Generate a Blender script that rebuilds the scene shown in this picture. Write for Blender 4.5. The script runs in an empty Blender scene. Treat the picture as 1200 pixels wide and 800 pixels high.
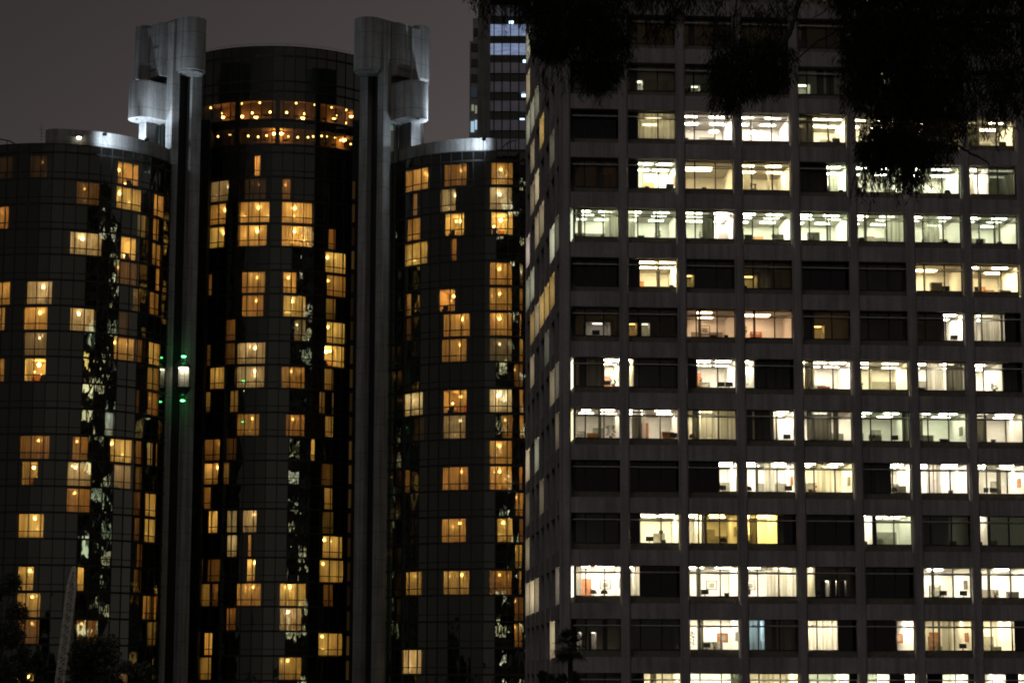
import bpy, bmesh, math, random
from math import sin, cos, pi, radians, atan2, sqrt
from mathutils import Vector, Matrix
random.seed(11)
SC = bpy.context.scene
COL = SC.collection

# ------------------------------------------------------------------ camera
F, TH, ROLL, EYE = 2600.0, 0.15267, 0.0021927, 14.0      # focal length in 1200-px pixels
fw = Vector((0, cos(TH), sin(TH))); up0 = Vector((0, -sin(TH), cos(TH))); rt0 = Vector((1, 0, 0))
RT = cos(ROLL)*rt0 + sin(ROLL)*up0; UP = -sin(ROLL)*rt0 + cos(ROLL)*up0
CAM = Vector((0, 0, EYE))
cd = bpy.data.cameras.new('camera'); cam = bpy.data.objects.new('camera', cd); COL.objects.link(cam)
cd.sensor_width = 36; cd.lens = 36*F/1200; cd.clip_start = 0.5; cd.clip_end = 6000
cam.matrix_world = Matrix(((RT.x, UP.x, -fw.x, 0), (RT.y, UP.y, -fw.y, 0), (RT.z, UP.z, -fw.z, EYE), (0, 0, 0, 1)))
SC.camera = cam
def ray(px, py): return (F*fw + (px-600)*RT + (400-py)*UP).normalized()
def at(px, py, Y):
    d = ray(px, py); return CAM + d*(Y/d.y)
def cyl(px, py, cx, cy, r):
    d = ray(px, py); a = d.x**2+d.y**2; b = 2*(d.x*(-cx)+d.y*(-cy)); c = cx*cx+cy*cy-r*r
    q = b*b-4*a*c; t = (-b-sqrt(q))/2/a if q > 0 else -b/2/a
    P = CAM+d*t
    return atan2(P.x-cx, -(P.y-cy)), P.z

# ------------------------------------------------------------------ mesh builder
class MB:
    def __init__(s): s.v = []; s.f = []; s.m = []
    def face(s, pts, m=0):
        i = len(s.v); s.v += [tuple(p) for p in pts]; s.f.append(tuple(range(i, i+len(pts)))); s.m.append(m)
    def hexa(s, p, m=0):               # p: 8 points, bottom four (ccw) then top four
        i = len(s.v); s.v += [tuple(q) for q in p]
        for q in ((3,2,1,0),(4,5,6,7),(0,1,5,4),(1,2,6,5),(2,3,7,6),(3,0,4,7)):
            s.f.append(tuple(i+k for k in q)); s.m.append(m)
    def box(s, T, a, b, m=0):           # T maps local to world
        (x0,y0,z0),(x1,y1,z1) = a, b
        s.hexa([T(*q) for q in ((x0,y0,z0),(x1,y0,z0),(x1,y1,z0),(x0,y1,z0),(x0,y0,z1),(x1,y0,z1),(x1,y1,z1),(x0,y1,z1))], m)
    def prism(s, poly, z0, z1, m=0):     # poly in world xy
        n = len(poly); i = len(s.v)
        s.v += [(p[0],p[1],z0) for p in poly]+[(p[0],p[1],z1) for p in poly]
        s.f.append(tuple(reversed(range(i, i+n)))); s.m.append(m)
        s.f.append(tuple(range(i+n, i+2*n))); s.m.append(m)
        for k in range(n):
            j = (k+1) % n; s.f.append((i+k, i+j, i+n+j, i+n+k)); s.m.append(m)
    def tube(s, pts, rad, seg=6, m=0):
        rings = []
        for k, p in enumerate(pts):
            p = Vector(p); a = Vector(pts[max(0,k-1)]); b = Vector(pts[min(len(pts)-1,k+1)])
            t = (b-a).normalized(); x = t.cross(Vector((0.3,0.9,0.2))).normalized(); y = t.cross(x)
            r = rad[k] if isinstance(rad, (list, tuple)) else rad
            i = len(s.v); s.v += [tuple(p+x*cos(2*pi*q/seg)*r+y*sin(2*pi*q/seg)*r) for q in range(seg)]; rings.append(i)
        for A, B in zip(rings, rings[1:]):
            for q in range(seg):
                w = (q+1) % seg; s.f.append((A+q, A+w, B+w, B+q)); s.m.append(m)
        s.f.append(tuple(rings[0]+q for q in reversed(range(seg)))); s.m.append(m)
        s.f.append(tuple(rings[-1]+q for q in range(seg))); s.m.append(m)
    def lathe(s, c, prof, seg=16, m=0):  # prof: [(r,z)]
        i = len(s.v)
        for r, z in prof: s.v += [(c[0]+r*cos(2*pi*q/seg), c[1]+r*sin(2*pi*q/seg), c[2]+z) for q in range(seg)]
        for k in range(len(prof)-1):
            for q in range(seg):
                w = (q+1) % seg; s.f.append((i+k*seg+q, i+k*seg+w, i+(k+1)*seg+w, i+(k+1)*seg+q)); s.m.append(m)
        s.f.append(tuple(i+q for q in reversed(range(seg)))); s.m.append(m)
        e = i+(len(prof)-1)*seg; s.f.append(tuple(e+q for q in range(seg))); s.m.append(m)
    def ball(s, c, r, m=0, seg=8, rings=5):
        s.lathe(c, [(max(.02*r, r*sin(pi*k/rings)), -r*cos(pi*k/rings)) for k in range(rings+1)], seg, m)
    def build(s, name, mats, parent=None, smooth=False):
        me = bpy.data.meshes.new(name); me.from_pydata(s.v, [], s.f)
        if not isinstance(mats, (list, tuple)): mats = [mats]
        for q in mats: me.materials.append(q)
        me.polygons.foreach_set('material_index', s.m)
        if smooth: me.polygons.foreach_set('use_smooth', [True]*len(s.f))
        me.update()
        o = bpy.data.objects.new(name, me); COL.objects.link(o)
        if parent is not None:
            o.parent = parent
            o.matrix_parent_inverse = world_of(parent).inverted()
        return o
def world_of(o):
    M = o.matrix_basis.copy()
    if o.parent is not None: M = world_of(o.parent) @ o.matrix_parent_inverse @ M
    return M
def tag(o, label=None, cat=None, group=None, kind=None):
    if label: o['label'] = label
    if cat: o['category'] = cat
    if group: o['group'] = group
    if kind: o['kind'] = kind
    return o
def empty(name, loc, label, cat, group=None):
    o = bpy.data.objects.new(name, None); COL.objects.link(o); o.location = loc; o.empty_display_size = .5
    return tag(o, label, cat, group)
I3 = lambda x, y, z: (x, y, z)

# ------------------------------------------------------------------ materials
def mat(name):
    m = bpy.data.materials.new(name); m.use_nodes = True
    nt = m.node_tree; nt.nodes.clear(); out = nt.nodes.new('ShaderNodeOutputMaterial')
    return m, nt, out
def N(nt, t, **kw):
    n = nt.nodes.new(t)
    for k, v in kw.items():
        if k in n.inputs: n.inputs[k].default_value = v
        else: setattr(n, k, v)
    return n
def L(nt, a, b): nt.links.new(a, b)
def rgb(c): return (c[0], c[1], c[2], 1)
def noise_mix(nt, c0, c1, scale, detail=5, vec=None, lo=.3, hi=.7, rough=.6):
    n = N(nt, 'ShaderNodeTexNoise', Scale=scale, Detail=detail, Roughness=rough)
    if vec is not None: L(nt, vec, n.inputs['Vector'])
    r = N(nt, 'ShaderNodeValToRGB'); r.color_ramp.elements[0].position = lo; r.color_ramp.elements[1].position = hi
    r.color_ramp.elements[0].color = rgb(c0); r.color_ramp.elements[1].color = rgb(c1)
    L(nt, n.outputs['Fac'], r.inputs['Fac']); return r.outputs['Color']
def plain(name, c, rough=.6, metallic=0, var=.25, scale=3):
    m, nt, out = mat(name); b = N(nt, 'ShaderNodeBsdfPrincipled', Roughness=rough, Metallic=metallic)
    g = N(nt, 'ShaderNodeNewGeometry')
    col = noise_mix(nt, [x*(1-var) for x in c], [min(1, x*(1+var)) for x in c], scale, 4, g.outputs['Position'])
    L(nt, col, b.inputs['Base Color']); L(nt, b.outputs[0], out.inputs[0]); return m
def emit(name, c, s):
    m, nt, out = mat(name); e = N(nt, 'ShaderNodeEmission', Color=rgb(c), Strength=s); L(nt, e.outputs[0], out.inputs[0]); return m
def concrete(name, c, joint=None, streak=1.0, fine=14):
    """board-marked concrete: blotches, rain streaks, fine grain, optional horizontal joints every `joint` m"""
    m, nt, out = mat(name); b = N(nt, 'ShaderNodeBsdfPrincipled', Roughness=.85)
    g = N(nt, 'ShaderNodeNewGeometry'); P = g.outputs['Position']
    blot = noise_mix(nt, [x*.78 for x in c], [x*1.15 for x in c], .35, 6, P, .3, .7)
    mp = N(nt, 'ShaderNodeMapping'); mp.inputs['Scale'].default_value = (2.2, 2.2, .09); L(nt, P, mp.inputs['Vector'])
    st = noise_mix(nt, (1-.45*streak,)*3, (1.08,)*3, 1.0, 5, mp.outputs[0], .32, .62)
    gr = noise_mix(nt, (.82,)*3, (1.1,)*3, fine, 3, P, .3, .7)
    m1 = N(nt, 'ShaderNodeMix', data_type='RGBA', blend_type='MULTIPLY'); m1.inputs[0].default_value = 1
    L(nt, blot, m1.inputs[6]); L(nt, st, m1.inputs[7])
    m2 = N(nt, 'ShaderNodeMix', data_type='RGBA', blend_type='MULTIPLY'); m2.inputs[0].default_value = 1
    L(nt, m1.outputs[2], m2.inputs[6]); L(nt, gr, m2.inputs[7]); colr = m2.outputs[2]
    if joint:
        sx = N(nt, 'ShaderNodeSeparateXYZ'); L(nt, P, sx.inputs[0])
        md = N(nt, 'ShaderNodeMath', operation='MODULO'); L(nt, sx.outputs['Z'], md.inputs[0]); md.inputs[1].default_value = joint
        lt = N(nt, 'ShaderNodeMath', operation='LESS_THAN'); L(nt, md.outputs[0], lt.inputs[0]); lt.inputs[1].default_value = .07
        m3 = N(nt, 'ShaderNodeMix', data_type='RGBA', blend_type='MULTIPLY'); L(nt, lt.outputs[0], m3.inputs[0])
        L(nt, colr, m3.inputs[6]); m3.inputs[7].default_value = (.55, .55, .55, 1); colr = m3.outputs[2]
    L(nt, colr, b.inputs['Base Color'])
    bp = N(nt, 'ShaderNodeBump', Strength=.25, Distance=.02); nn = N(nt, 'ShaderNodeTexNoise', Scale=9, Detail=5); L(nt, P, nn.inputs['Vector'])
    L(nt, nn.outputs['Fac'], bp.inputs['Height']); L(nt, bp.outputs[0], b.inputs['Normal'])
    L(nt, b.outputs[0], out.inputs[0]); return m
def tower_glass(name, clear):
    """solar glass: mirror with warped panes; clear ones let the room behind show, the others back onto a dark wall"""
    m, nt, out = mat(name)
    g = N(nt, 'ShaderNodeNewGeometry')
    mp = N(nt, 'ShaderNodeMapping'); mp.inputs['Scale'].default_value = (1.3, 1.3, .5); L(nt, g.outputs['Position'], mp.inputs['Vector'])
    n = N(nt, 'ShaderNodeTexNoise', Scale=1.0, Detail=1.5, Roughness=.4); L(nt, mp.outputs[0], n.inputs['Vector'])
    bp = N(nt, 'ShaderNodeBump', Strength=1.0, Distance=.013); L(nt, n.outputs['Fac'], bp.inputs['Height'])
    gl = N(nt, 'ShaderNodeBsdfGlossy', Roughness=.015); gl.inputs['Color'].default_value = (.86, .96, .80, 1); L(nt, bp.outputs[0], gl.inputs['Normal'])
    fr = N(nt, 'ShaderNodeFresnel', IOR=1.5); mr = N(nt, 'ShaderNodeMapRange'); L(nt, fr.outputs[0], mr.inputs['Value'])
    mr.inputs['From Min'].default_value = 0.04; mr.inputs['From Max'].default_value = 1; mr.inputs['To Min'].default_value = .20; mr.inputs['To Max'].default_value = .8
    if clear:
        tr = N(nt, 'ShaderNodeBsdfTransparent'); tr.inputs['Color'].default_value = (.82, .75, .58, 1)
    else:
        tr = N(nt, 'ShaderNodeBsdfDiffuse'); tr.inputs['Color'].default_value = (.006, .006, .006, 1)
    mx = N(nt, 'ShaderNodeMixShader'); L(nt, mr.outputs[0], mx.inputs[0]); L(nt, tr.outputs[0], mx.inputs[1]); L(nt, gl.outputs[0], mx.inputs[2])
    L(nt, mx.outputs[0], out.inputs[0]); return m
def office_glass():
    m, nt, out = mat('office window glass')
    g = N(nt, 'ShaderNodeNewGeometry')
    n = N(nt, 'ShaderNodeTexNoise', Scale=.5, Detail=1); L(nt, g.outputs['Position'], n.inputs['Vector'])
    bp = N(nt, 'ShaderNodeBump', Strength=1.0, Distance=.03); L(nt, n.outputs['Fac'], bp.inputs['Height'])
    gl = N(nt, 'ShaderNodeBsdfGlossy', Roughness=.02); L(nt, bp.outputs[0], gl.inputs['Normal'])
    tr = N(nt, 'ShaderNodeBsdfTransparent'); tr.inputs['Color'].default_value = (.93, .94, .9, 1)
    mx = N(nt, 'ShaderNodeMixShader'); mx.inputs[0].default_value = .07; L(nt, tr.outputs[0], mx.inputs[1]); L(nt, gl.outputs[0], mx.inputs[2])
    L(nt, mx.outputs[0], out.inputs[0]); return m
def cloth(name, c, trans, see=0.0, folds=5.0):
    """hanging curtain: translucent cloth with vertical folds put in as darker and paler streaks of colour"""
    m, nt, out = mat(name); g = N(nt, 'ShaderNodeNewGeometry')
    mp = N(nt, 'ShaderNodeMapping'); mp.inputs['Scale'].default_value = (folds, folds, .12); L(nt, g.outputs['Position'], mp.inputs['Vector'])
    n = N(nt, 'ShaderNodeTexNoise', Scale=1.0, Detail=3); L(nt, mp.outputs[0], n.inputs['Vector'])
    r = N(nt, 'ShaderNodeValToRGB'); r.color_ramp.elements[0].position = .36; r.color_ramp.elements[1].position = .62
    r.color_ramp.elements[0].color = rgb([x*.55 for x in c]); r.color_ramp.elements[1].color = rgb(c); L(nt, n.outputs['Fac'], r.inputs['Fac'])
    d = N(nt, 'ShaderNodeBsdfDiffuse'); t = N(nt, 'ShaderNodeBsdfTranslucent'); L(nt, r.outputs[0], d.inputs[0]); L(nt, r.outputs[0], t.inputs[0])
    mx = N(nt, 'ShaderNodeMixShader'); mx.inputs[0].default_value = trans; L(nt, d.outputs[0], mx.inputs[1]); L(nt, t.outputs[0], mx.inputs[2])
    last = mx
    if see:
        tr = N(nt, 'ShaderNodeBsdfTransparent'); m2 = N(nt, 'ShaderNodeMixShader'); m2.inputs[0].default_value = see
        L(nt, mx.outputs[0], m2.inputs[1]); L(nt, tr.outputs[0], m2.inputs[2]); last = m2
    L(nt, last.outputs[0], out.inputs[0]); return m

HUE = {'v': (1, .79, .42), 'q': (1, .64, .38), 'o': (1, .58, .16), 'y': (1, .68, .20), 'p': (1, .77, .42), 'b': (1, .53, .15), 'w': (1, .89, .68), 'c': (.55, .80, 1),
       'g': (.93, 1, .70), 'n': (1, .86, .52), 'k': (1, .87, .74), 'G': (.1, 1, .25)}
M_CONC = concrete('office concrete', (.36, .335, .325), None, .75, 9)
M_PYL = concrete('shaft concrete', (.275, .27, .26), 3.1, 1.0, 5)
M_MULL = plain('dark bronze mullion', (.012, .011, .010), .7)
M_DARK = plain('dark backing wall', (.008, .0075, .007), .9)
M_GLASS = tower_glass('mirrored tower glass', False)
M_CLEAR = tower_glass('clear tower glass', True)
M_OGLASS = office_glass()
M_WALL = plain('cream room wall', (.80, .78, .74), .9, 0, .06)
M_HWALL = plain('warm hotel room wall', (.64, .55, .43), .9, 0, .12)
M_BROWN = plain('brown lounge wall', (.27, .155, .10), .9, 0, .3, 1.2)
M_CEIL = plain('ceiling tile', (.75, .74, .70), .9, 0, .05, 6)
M_CARPET = plain('grey carpet', (.13, .12, .11), .95)
M_SILL = plain('bronze sill panel', (.15, .135, .105), .6)
M_FRAME = plain('dark window frame', (.022, .020, .018), .5)
M_TRANS = plain('aluminium transom', (.52, .50, .47), .5, 0)
M_SHEER = cloth('sheer office curtain', (.75, .72, .62), .55, .06, 5)
M_DRAPE = cloth('dark olive drape', (.11, .105, .075), .35, .03, 4)
M_HCURT = cloth('hotel sheer curtain', (.86, .83, .75), .62, .14, 6)
M_BLACK = plain('black plastic', (.012, .012, .012), .5)
M_METAL = plain('grey painted metal', (.25, .25, .25), .4, .6)
M_PALE = plain('pale galvanised steel', (.55, .54, .51), .6, 0)
M_WOOD = plain('reddish wood', (.34, .12, .05), .6)
M_ORANGE = plain('orange veneer', (.50, .22, .07), .6)
M_GREY = plain('grey fabric panel', (.28, .27, .23), .9)
M_PLANT = plain('house plant green', (.05, .11, .03), .6)
M_POT = plain('clay pot', (.25, .12, .07), .8)
M_PAPER = plain('picture paper', (.65, .62, .55), .8)
M_ASPH = plain('asphalt', (.05, .05, .05), .9)
_lamp = {}
def lampmat(h, s):
    s = float('%.2g' % s); k = (h, s)
    if k not in _lamp: _lamp[k] = emit('lamp %s %g' % k, HUE[h], s)
    return _lamp[k]

# ------------------------------------------------------------------ world: a city night sky, brighter low down
W = bpy.data.worlds.new('World'); SC.world = W; W.use_nodes = True; nt = W.node_tree; nt.nodes.clear()
wo = N(nt, 'ShaderNodeOutputWorld'); bg = N(nt, 'ShaderNodeBackground'); tc = N(nt, 'ShaderNodeTexCoord')
sx = N(nt, 'ShaderNodeSeparateXYZ'); L(nt, tc.outputs['Generated'], sx.inputs[0])
rp = N(nt, 'ShaderNodeValToRGB'); L(nt, sx.outputs['Z'], rp.inputs['Fac'])
e = rp.color_ramp.elements; e[0].position = 0; e[0].color = (.122, .104, .098, 1); e[1].position = .55; e[1].color = (.032, .027, .029, 1)
a = e.new(.18); a.color = (.096, .083, .080, 1); a = e.new(.29); a.color = (.064, .053, .053, 1)
# the glow is strongest over the towers to the right of the hotel and fades towards the left
gx = N(nt, 'ShaderNodeMapRange'); L(nt, sx.outputs['X'], gx.inputs['Value'])
gx.inputs['From Min'].default_value = -.25; gx.inputs['From Max'].default_value = 0.0; gx.inputs['To Min'].default_value = .52; gx.inputs['To Max'].default_value = 1.0
nz = N(nt, 'ShaderNodeTexNoise', Scale=3.0, Detail=4); L(nt, tc.outputs['Generated'], nz.inputs['Vector'])
nr = N(nt, 'ShaderNodeMapRange'); L(nt, nz.outputs['Fac'], nr.inputs['Value']); nr.inputs['To Min'].default_value = .85; nr.inputs['To Max'].default_value = 1.15
mm = N(nt, 'ShaderNodeMath', operation='MULTIPLY'); L(nt, gx.outputs[0], mm.inputs[0]); L(nt, nr.outputs[0], mm.inputs[1])
gy = N(nt, 'ShaderNodeMapRange'); L(nt, sx.outputs['Y'], gy.inputs['Value'])      # the bright city core lies beyond the hotel
gy.inputs['From Min'].default_value = -.6; gy.inputs['From Max'].default_value = .6; gy.inputs['To Min'].default_value = .50; gy.inputs['To Max'].default_value = 1.0
m3 = N(nt, 'ShaderNodeMath', operation='MULTIPLY'); L(nt, mm.outputs[0], m3.inputs[0]); L(nt, gy.outputs[0], m3.inputs[1]); mm = m3
L(nt, rp.outputs[0], bg.inputs['Color']); L(nt, mm.outputs[0], bg.inputs['Strength']); L(nt, bg.outputs[0], wo.inputs[0])
# faint soft light of the clouded city sky from behind the camera
sl = bpy.data.lights.new('night_sky_glow', 'SUN'); sl.energy = .22; sl.angle = radians(35); sl.color = (1, .95, .93)
so = bpy.data.objects.new('night_sky_glow', sl); COL.objects.link(so)
so.rotation_euler = Vector((-.25, -.62, .75)).to_track_quat('Z', 'Y').to_euler()

SC.view_settings.view_transform = 'Standard'; SC.view_settings.look = 'None'; SC.view_settings.gamma = 1
SC.view_settings.exposure = 0
cy = SC.cycles; cy.filter_width = 1.9; cy.use_denoising = True; cy.max_bounces = 8; cy.diffuse_bounces = 5; cy.transparent_max_bounces = 12
cy.sample_clamp_indirect = 4; cy.caustics_reflective = False; cy.caustics_refractive = False

# ------------------------------------------------------------------ ground
g = MB(); g.face([(-3000, -3000, 0), (3000, -3000, 0), (3000, 3000, 0), (-3000, 3000, 0)])
tag(g.build('ground', M_ASPH), kind='structure', label='dark asphalt ground below the towers')
# ================================================================== OFFICE BUILDING
PHI, OX, OY, BAY, SB = 0.076325, 4.0954, 166.33, 4.465, 4.61
def OT(s, t, z): return (OX+s*cos(PHI)-t*sin(PHI), OY+s*sin(PHI)+t*cos(PHI), z)
TOP = {0: 15.95, 1: 19.93, 2: 23.9, 3: 27.83, 4: 31.8, 5: 35.76, 6: 39.65, 7: 43.51, 8: 47.33, 9: 51.24, 10: 55.14, 11: 58.98, 12: 62.74, 13: 66.6}
for k in range(14, 19): TOP[k] = TOP[k-1]+3.85
for k in range(-1, -4, -1): TOP[k] = TOP[k+1]-3.97
NB, NS, SPH, REC, RS = 10, 7, 1.17, .82, .68
ZT = TOP[18]+.6
office = empty('office_building', OT(0, 0, 0), 'broad concrete office block with a lit grid of wide windows, filling the right half', 'building')
# columns: a core shaft with two flanges, full height
for k in range(NB+1):
    m = MB(); s = k*BAY
    m.prism([OT(s+a, t, 0)[:2] for a, t in ((-.365, .02), (-.31, -.03), (-.29, -.03), (-.235, -.15), (.235, -.15), (.29, -.03), (.31, -.03), (.365, .02), (.365, .30), (.25, .31), (.25, REC+.1), (-.25, REC+.1), (-.25, .31), (-.365, .30))], 0, ZT)
    m.build('column', M_CONC, office)
for k in range(1, NS+1):
    m = MB(); t = k*SB
    m.box(OT, (-.40, t-.34, 0), (RS, t+.34, ZT))
    m.build('column', M_CONC, office)
m = MB(); m.box(OT, (-.483, .19, 0), (.13, .56, ZT-.05)); m.build('column', M_CONC, office)
# spandrels
for k in range(-2, 19):
    m = MB(); z = TOP[k]
    m.box(OT, (-.3, .06, z-SPH), (NB*BAY, REC+.55, z)); m.build('spandrel', M_CONC, office)
    m = MB(); m.box(OT, (-.3+.01, REC+.56, z-SPH-.002), (REC+.55, NS*SB, z-.002)); m.build('spandrel', M_CONC, office)
W1, T1 = NB*BAY, NS*SB
m = MB(); m.box(OT, (-.2, .1, 0), (W1, T1, TOP[-2]-SPH)); m.build('base_wall', M_CONC, office)
m = MB(); m.box(OT, (-.3, .05, TOP[18]), (W1, T1, ZT)); m.build('roof', M_CONC, office)
m = MB(); m.box(OT, (8.2, 8.0, 0), (W1-1, T1-1.2, TOP[18])); m.build('core_wall', M_DARK, office)

# ---- rooms.  (row, bay): rooms [(u0,u1,level,hue)], curtains [(u0,u1,kind)], kind s sheer, d dark drape, m half-open drape
R = {}
def S(k, b, rooms, cur=()): R[(k, b)] = (rooms, cur)
S(-1,1,[(0,1,.02,'n')]); S(-1,2,[(.3,1,.8,'n')],[(.42,.55,'d')]); S(-1,3,[(0,1,.8,'g')],[(.83,1,'d')]); S(-1,4,[(0,1,.9,'n')],[(.3,.55,'s')]); S(-1,5,[(0,.85,.9,'g')])
S(-1,6,[(0,.5,.9,'g'),(.8,1,.9,'w')]); S(-1,7,[(0,.1,.8,'w'),(.4,.9,.9,'g')]); S(-1,8,[(.0,.5,.9,'w'),(.75,1,.7,'w')])
S(0,1,[(0,1,.05,'n'),(.08,.2,.5,'k'),(.4,.52,.6,'k')],[(.6,.72,'d')]); S(0,2,[(0,1,.035,'g')]); S(0,3,[(0,1,1.0,'w')],[(.2,.33,'d')]); S(0,4,[(0,.36,.5,'c'),(.36,1,.04,'n')],[(.0,.3,'s'),(.5,.6,'d')]); S(0,5,[(0,.65,1.1,'w')],[(.0,.65,'s')])
S(0,6,[(.64,1,.8,'w')]); S(0,7,[(0,1,.75,'n')],[(.34,.40,'d'),(.42,.62,'s')]); S(0,8,[(0,.7,.8,'n')],[(0,.12,'m')])
S(1,1,[(0,1,1.0,'w')],[(0,.17,'m')]); S(1,2,[(0,.24,.8,'w')],[(.12,.24,'m')]); S(1,3,[(0,1,1.15,'w')],[(.19,.29,'d')]); S(1,4,[(0,1,1.1,'w')],[(.42,.9,'s'),(.9,1,'m')]); S(1,5,[(0,.22,.7,'n'),(.22,1,.06,'n'),(.5,.6,.9,'w'),(.7,.76,.9,'w'),(.88,.93,.5,'w')])
S(1,6,[]); S(1,7,[(0,1,1.1,'w')],[(.24,.31,'d')]); S(1,8,[(0,1,1.1,'w')],[(.2,.25,'d')])
S(2,1,[(0,1,.012,'n')]); S(2,2,[(.25,1,.95,'n')]); S(2,3,[(0,.35,.7,'n'),(.35,1,.6,'y')],[(.3,.42,'d')]); S(2,4,[(0,.65,.8,'y')],[(.1,.25,'d'),(.66,.78,'m')]); S(2,5,[])
S(2,6,[(0,.25,.95,'w'),(.31,1,.5,'g')],[(.25,.31,'d')]); S(2,7,[(0,.6,.03,'g'),(.6,1,.16,'g')]); S(2,8,[(0,.25,.5,'w'),(.25,1,.28,'g')],[(.24,.31,'d')])
S(3,1,[]); S(3,2,[]); S(3,3,[(.66,1,1.0,'w')]); S(3,4,[(0,1,1.0,'w')],[(.23,.3,'d'),(.4,.62,'s')]); S(3,5,[(0,1,1.0,'n')],[(.3,.6,'s')]); S(3,6,[(.62,1,1.0,'w')],[(0,.3,'d'),(.32,.6,'d')])
S(3,7,[(0,1,1.0,'k')],[(.2,.5,'s')]); S(3,8,[(0,1,1.0,'w')],[(.12,.2,'s'),(.45,.55,'d')])
S(4,1,[(0,1,.62,'w')],[(0,.06,'m'),(.52,.6,'d')]); S(4,2,[(0,1,.72,'w')],[(.1,.3,'d'),(.3,.38,'s')]); S(4,3,[(0,1,.75,'n')],[(.14,.3,'d'),(.3,.62,'s'),(.62,1,'s')]); S(4,4,[(0,.6,.25,'n'),(.6,1,1.0,'w')],[(.0,.2,'d'),(.25,.55,'d'),(.56,.7,'m')])
S(4,5,[(0,1,.8,'w')],[(.12,.62,'d'),(.66,.76,'d')]); S(4,6,[(0,1,.65,'g')],[(.87,1,'d')]); S(4,7,[(0,1,.65,'g')],[(.0,.16,'d')]); S(4,8,[(0,1,.75,'w')],[(.03,.3,'d')])
S(5,1,[(0,.66,.14,'n'),(.66,1,1.0,'w')],[(.1,.28,'d'),(.3,.66,'s')]); S(5,2,[(0,.14,.9,'n'),(.14,1,.01,'n')],[(.14,.26,'m')]); S(5,3,[(.24,1,1.0,'w')]); S(5,4,[(0,.23,.95,'w')],[(.23,.45,'d'),(.5,.95,'d')])
S(5,5,[(0,.28,.6,'n'),(.28,1,.95,'w')],[(.1,.26,'d')]); S(5,6,[(0,1,.95,'n')],[(.22,.3,'s')]); S(5,7,[(0,1,.85,'w')],[(.24,.6,'s'),(.64,1,'d')]); S(5,8,[(0,.62,.95,'w')],[(.62,1,'d')])
S(6,1,[(0,1,.07,'o'),(.3,.86,.6,'k')]); S(6,2,[(0,1,.025,'o'),(.1,.27,.5,'o'),(.35,.52,.5,'n')]); S(6,3,[(0,1,.6,'q')],[(.28,.35,'d')]); S(6,4,[(0,1,.62,'q')],[(.24,.29,'d')]); S(6,5,[(0,1,.16,'o'),(.35,.6,.6,'o')],[(.1,.32,'d')])
S(6,6,[(0,1,.012,'y')]); S(6,7,[(0,.6,.02,'y'),(.62,1,1.0,'w')]); S(6,8,[(0,.14,.8,'w'),(.14,.7,.5,'w')],[(.22,.62,'s'),(.62,.66,'d')])
S(7,1,[]); S(7,2,[(.27,1,.95,'v')],[(.6,.68,'d')]); S(7,3,[(0,1,.01,'n'),(.12,.27,.5,'y')]); S(7,4,[(0,1,.12,'y'),(.1,.4,.5,'y')],[(.4,.6,'m')]); S(7,5,[]); S(7,6,[(0,1,.01,'k')])
S(7,7,[(0,1,1.0,'v')],[(.24,.3,'s')]); S(7,8,[(0,1,1.15,'v')],[(.2,.28,'d')])
S(8,1,[(0,1,.62,'g')],[(.08,.19,'d'),(.68,1,'s')]); S(8,2,[(0,1,.75,'g')],[(0,.2,'m'),(.58,.64,'d')]); S(8,3,[(0,.62,.5,'g'),(.62,1,.9,'k')],[(.38,.62,'d')]); S(8,4,[(0,1,.95,'g')]); S(8,5,[(0,1,.8,'g')],[(.58,.64,'d')])
S(8,6,[(0,1,.75,'g')],[(.2,.26,'d'),(.62,1,'s')]); S(8,7,[(0,1,.6,'g')],[(.24,.6,'m')]); S(8,8,[(0,1,.75,'g')],[(.54,.6,'d')])
S(9,1,[(0,1,.05,'o')],[(.5,.62,'d')]); S(9,2,[(.26,1,1.05,'g')],[(.27,.38,'s')]); S(9,3,[(0,1,1.1,'v')]); S(9,4,[(0,1,1.0,'v')],[(.08,.22,'s'),(.55,.62,'m')]); S(9,5,[(.62,1,.9,'g')],[(.0,.6,'d'),(.66,.86,'m')])
S(9,6,[(0,1,1.0,'g')]); S(9,7,[(0,1,1.05,'g')]); S(9,8,[(0,.46,.95,'w'),(.46,1,.4,'g')],[(.1,.2,'m'),(.46,1,'d')])
S(10,1,[]); S(10,2,[(.26,1,.75,'n')],[(.27,1,'s')]); S(10,3,[(0,1,1.05,'k')]); S(10,4,[(0,1,1.1,'k')]); S(10,5,[(.36,1,.95,'n'),(0,.36,.3,'n')],[(.0,.36,'d')]); S(10,6,[(0,1,.95,'n')]); S(10,7,[(0,1,.85,'n')],[(.0,.2,'m')]); S(10,8,[(0,1,.8,'n')],[(.1,.33,'d')])
S(11,1,[(0,1,.05,'g')]); S(11,2,[(0,1,.08,'n'),(.26,.42,.7,'g')],[(.1,.24,'d')]); S(11,3,[(0,1,.06,'g'),(.24,.44,.35,'g')]); S(11,4,[(0,1,.05,'g')]); S(11,5,[(0,1,.10,'g'),(.12,.4,.7,'g')],[(.45,.6,'d'),(.68,.8,'d')])
S(11,6,[(0,.6,.08,'g'),(.6,.8,.45,'g')]); S(11,7,[(0,1,.14,'g')]); S(11,8,[(0,1,.14,'g')])
for b in range(1, 9): S(12, b, [(0,1,.05 if b < 6 else .09, 'y' if b < 6 else 'g')], [(.15,.28,'d')] if b % 2 else ())
for b in range(1, 9): S(13, b, [(0,1,.5 if b in (5,) else .05, 'n')])
S(13,5,[(.05,.9,.8,'n')]); S(13,6,[(.1,.6,.5,'g')])

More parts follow.
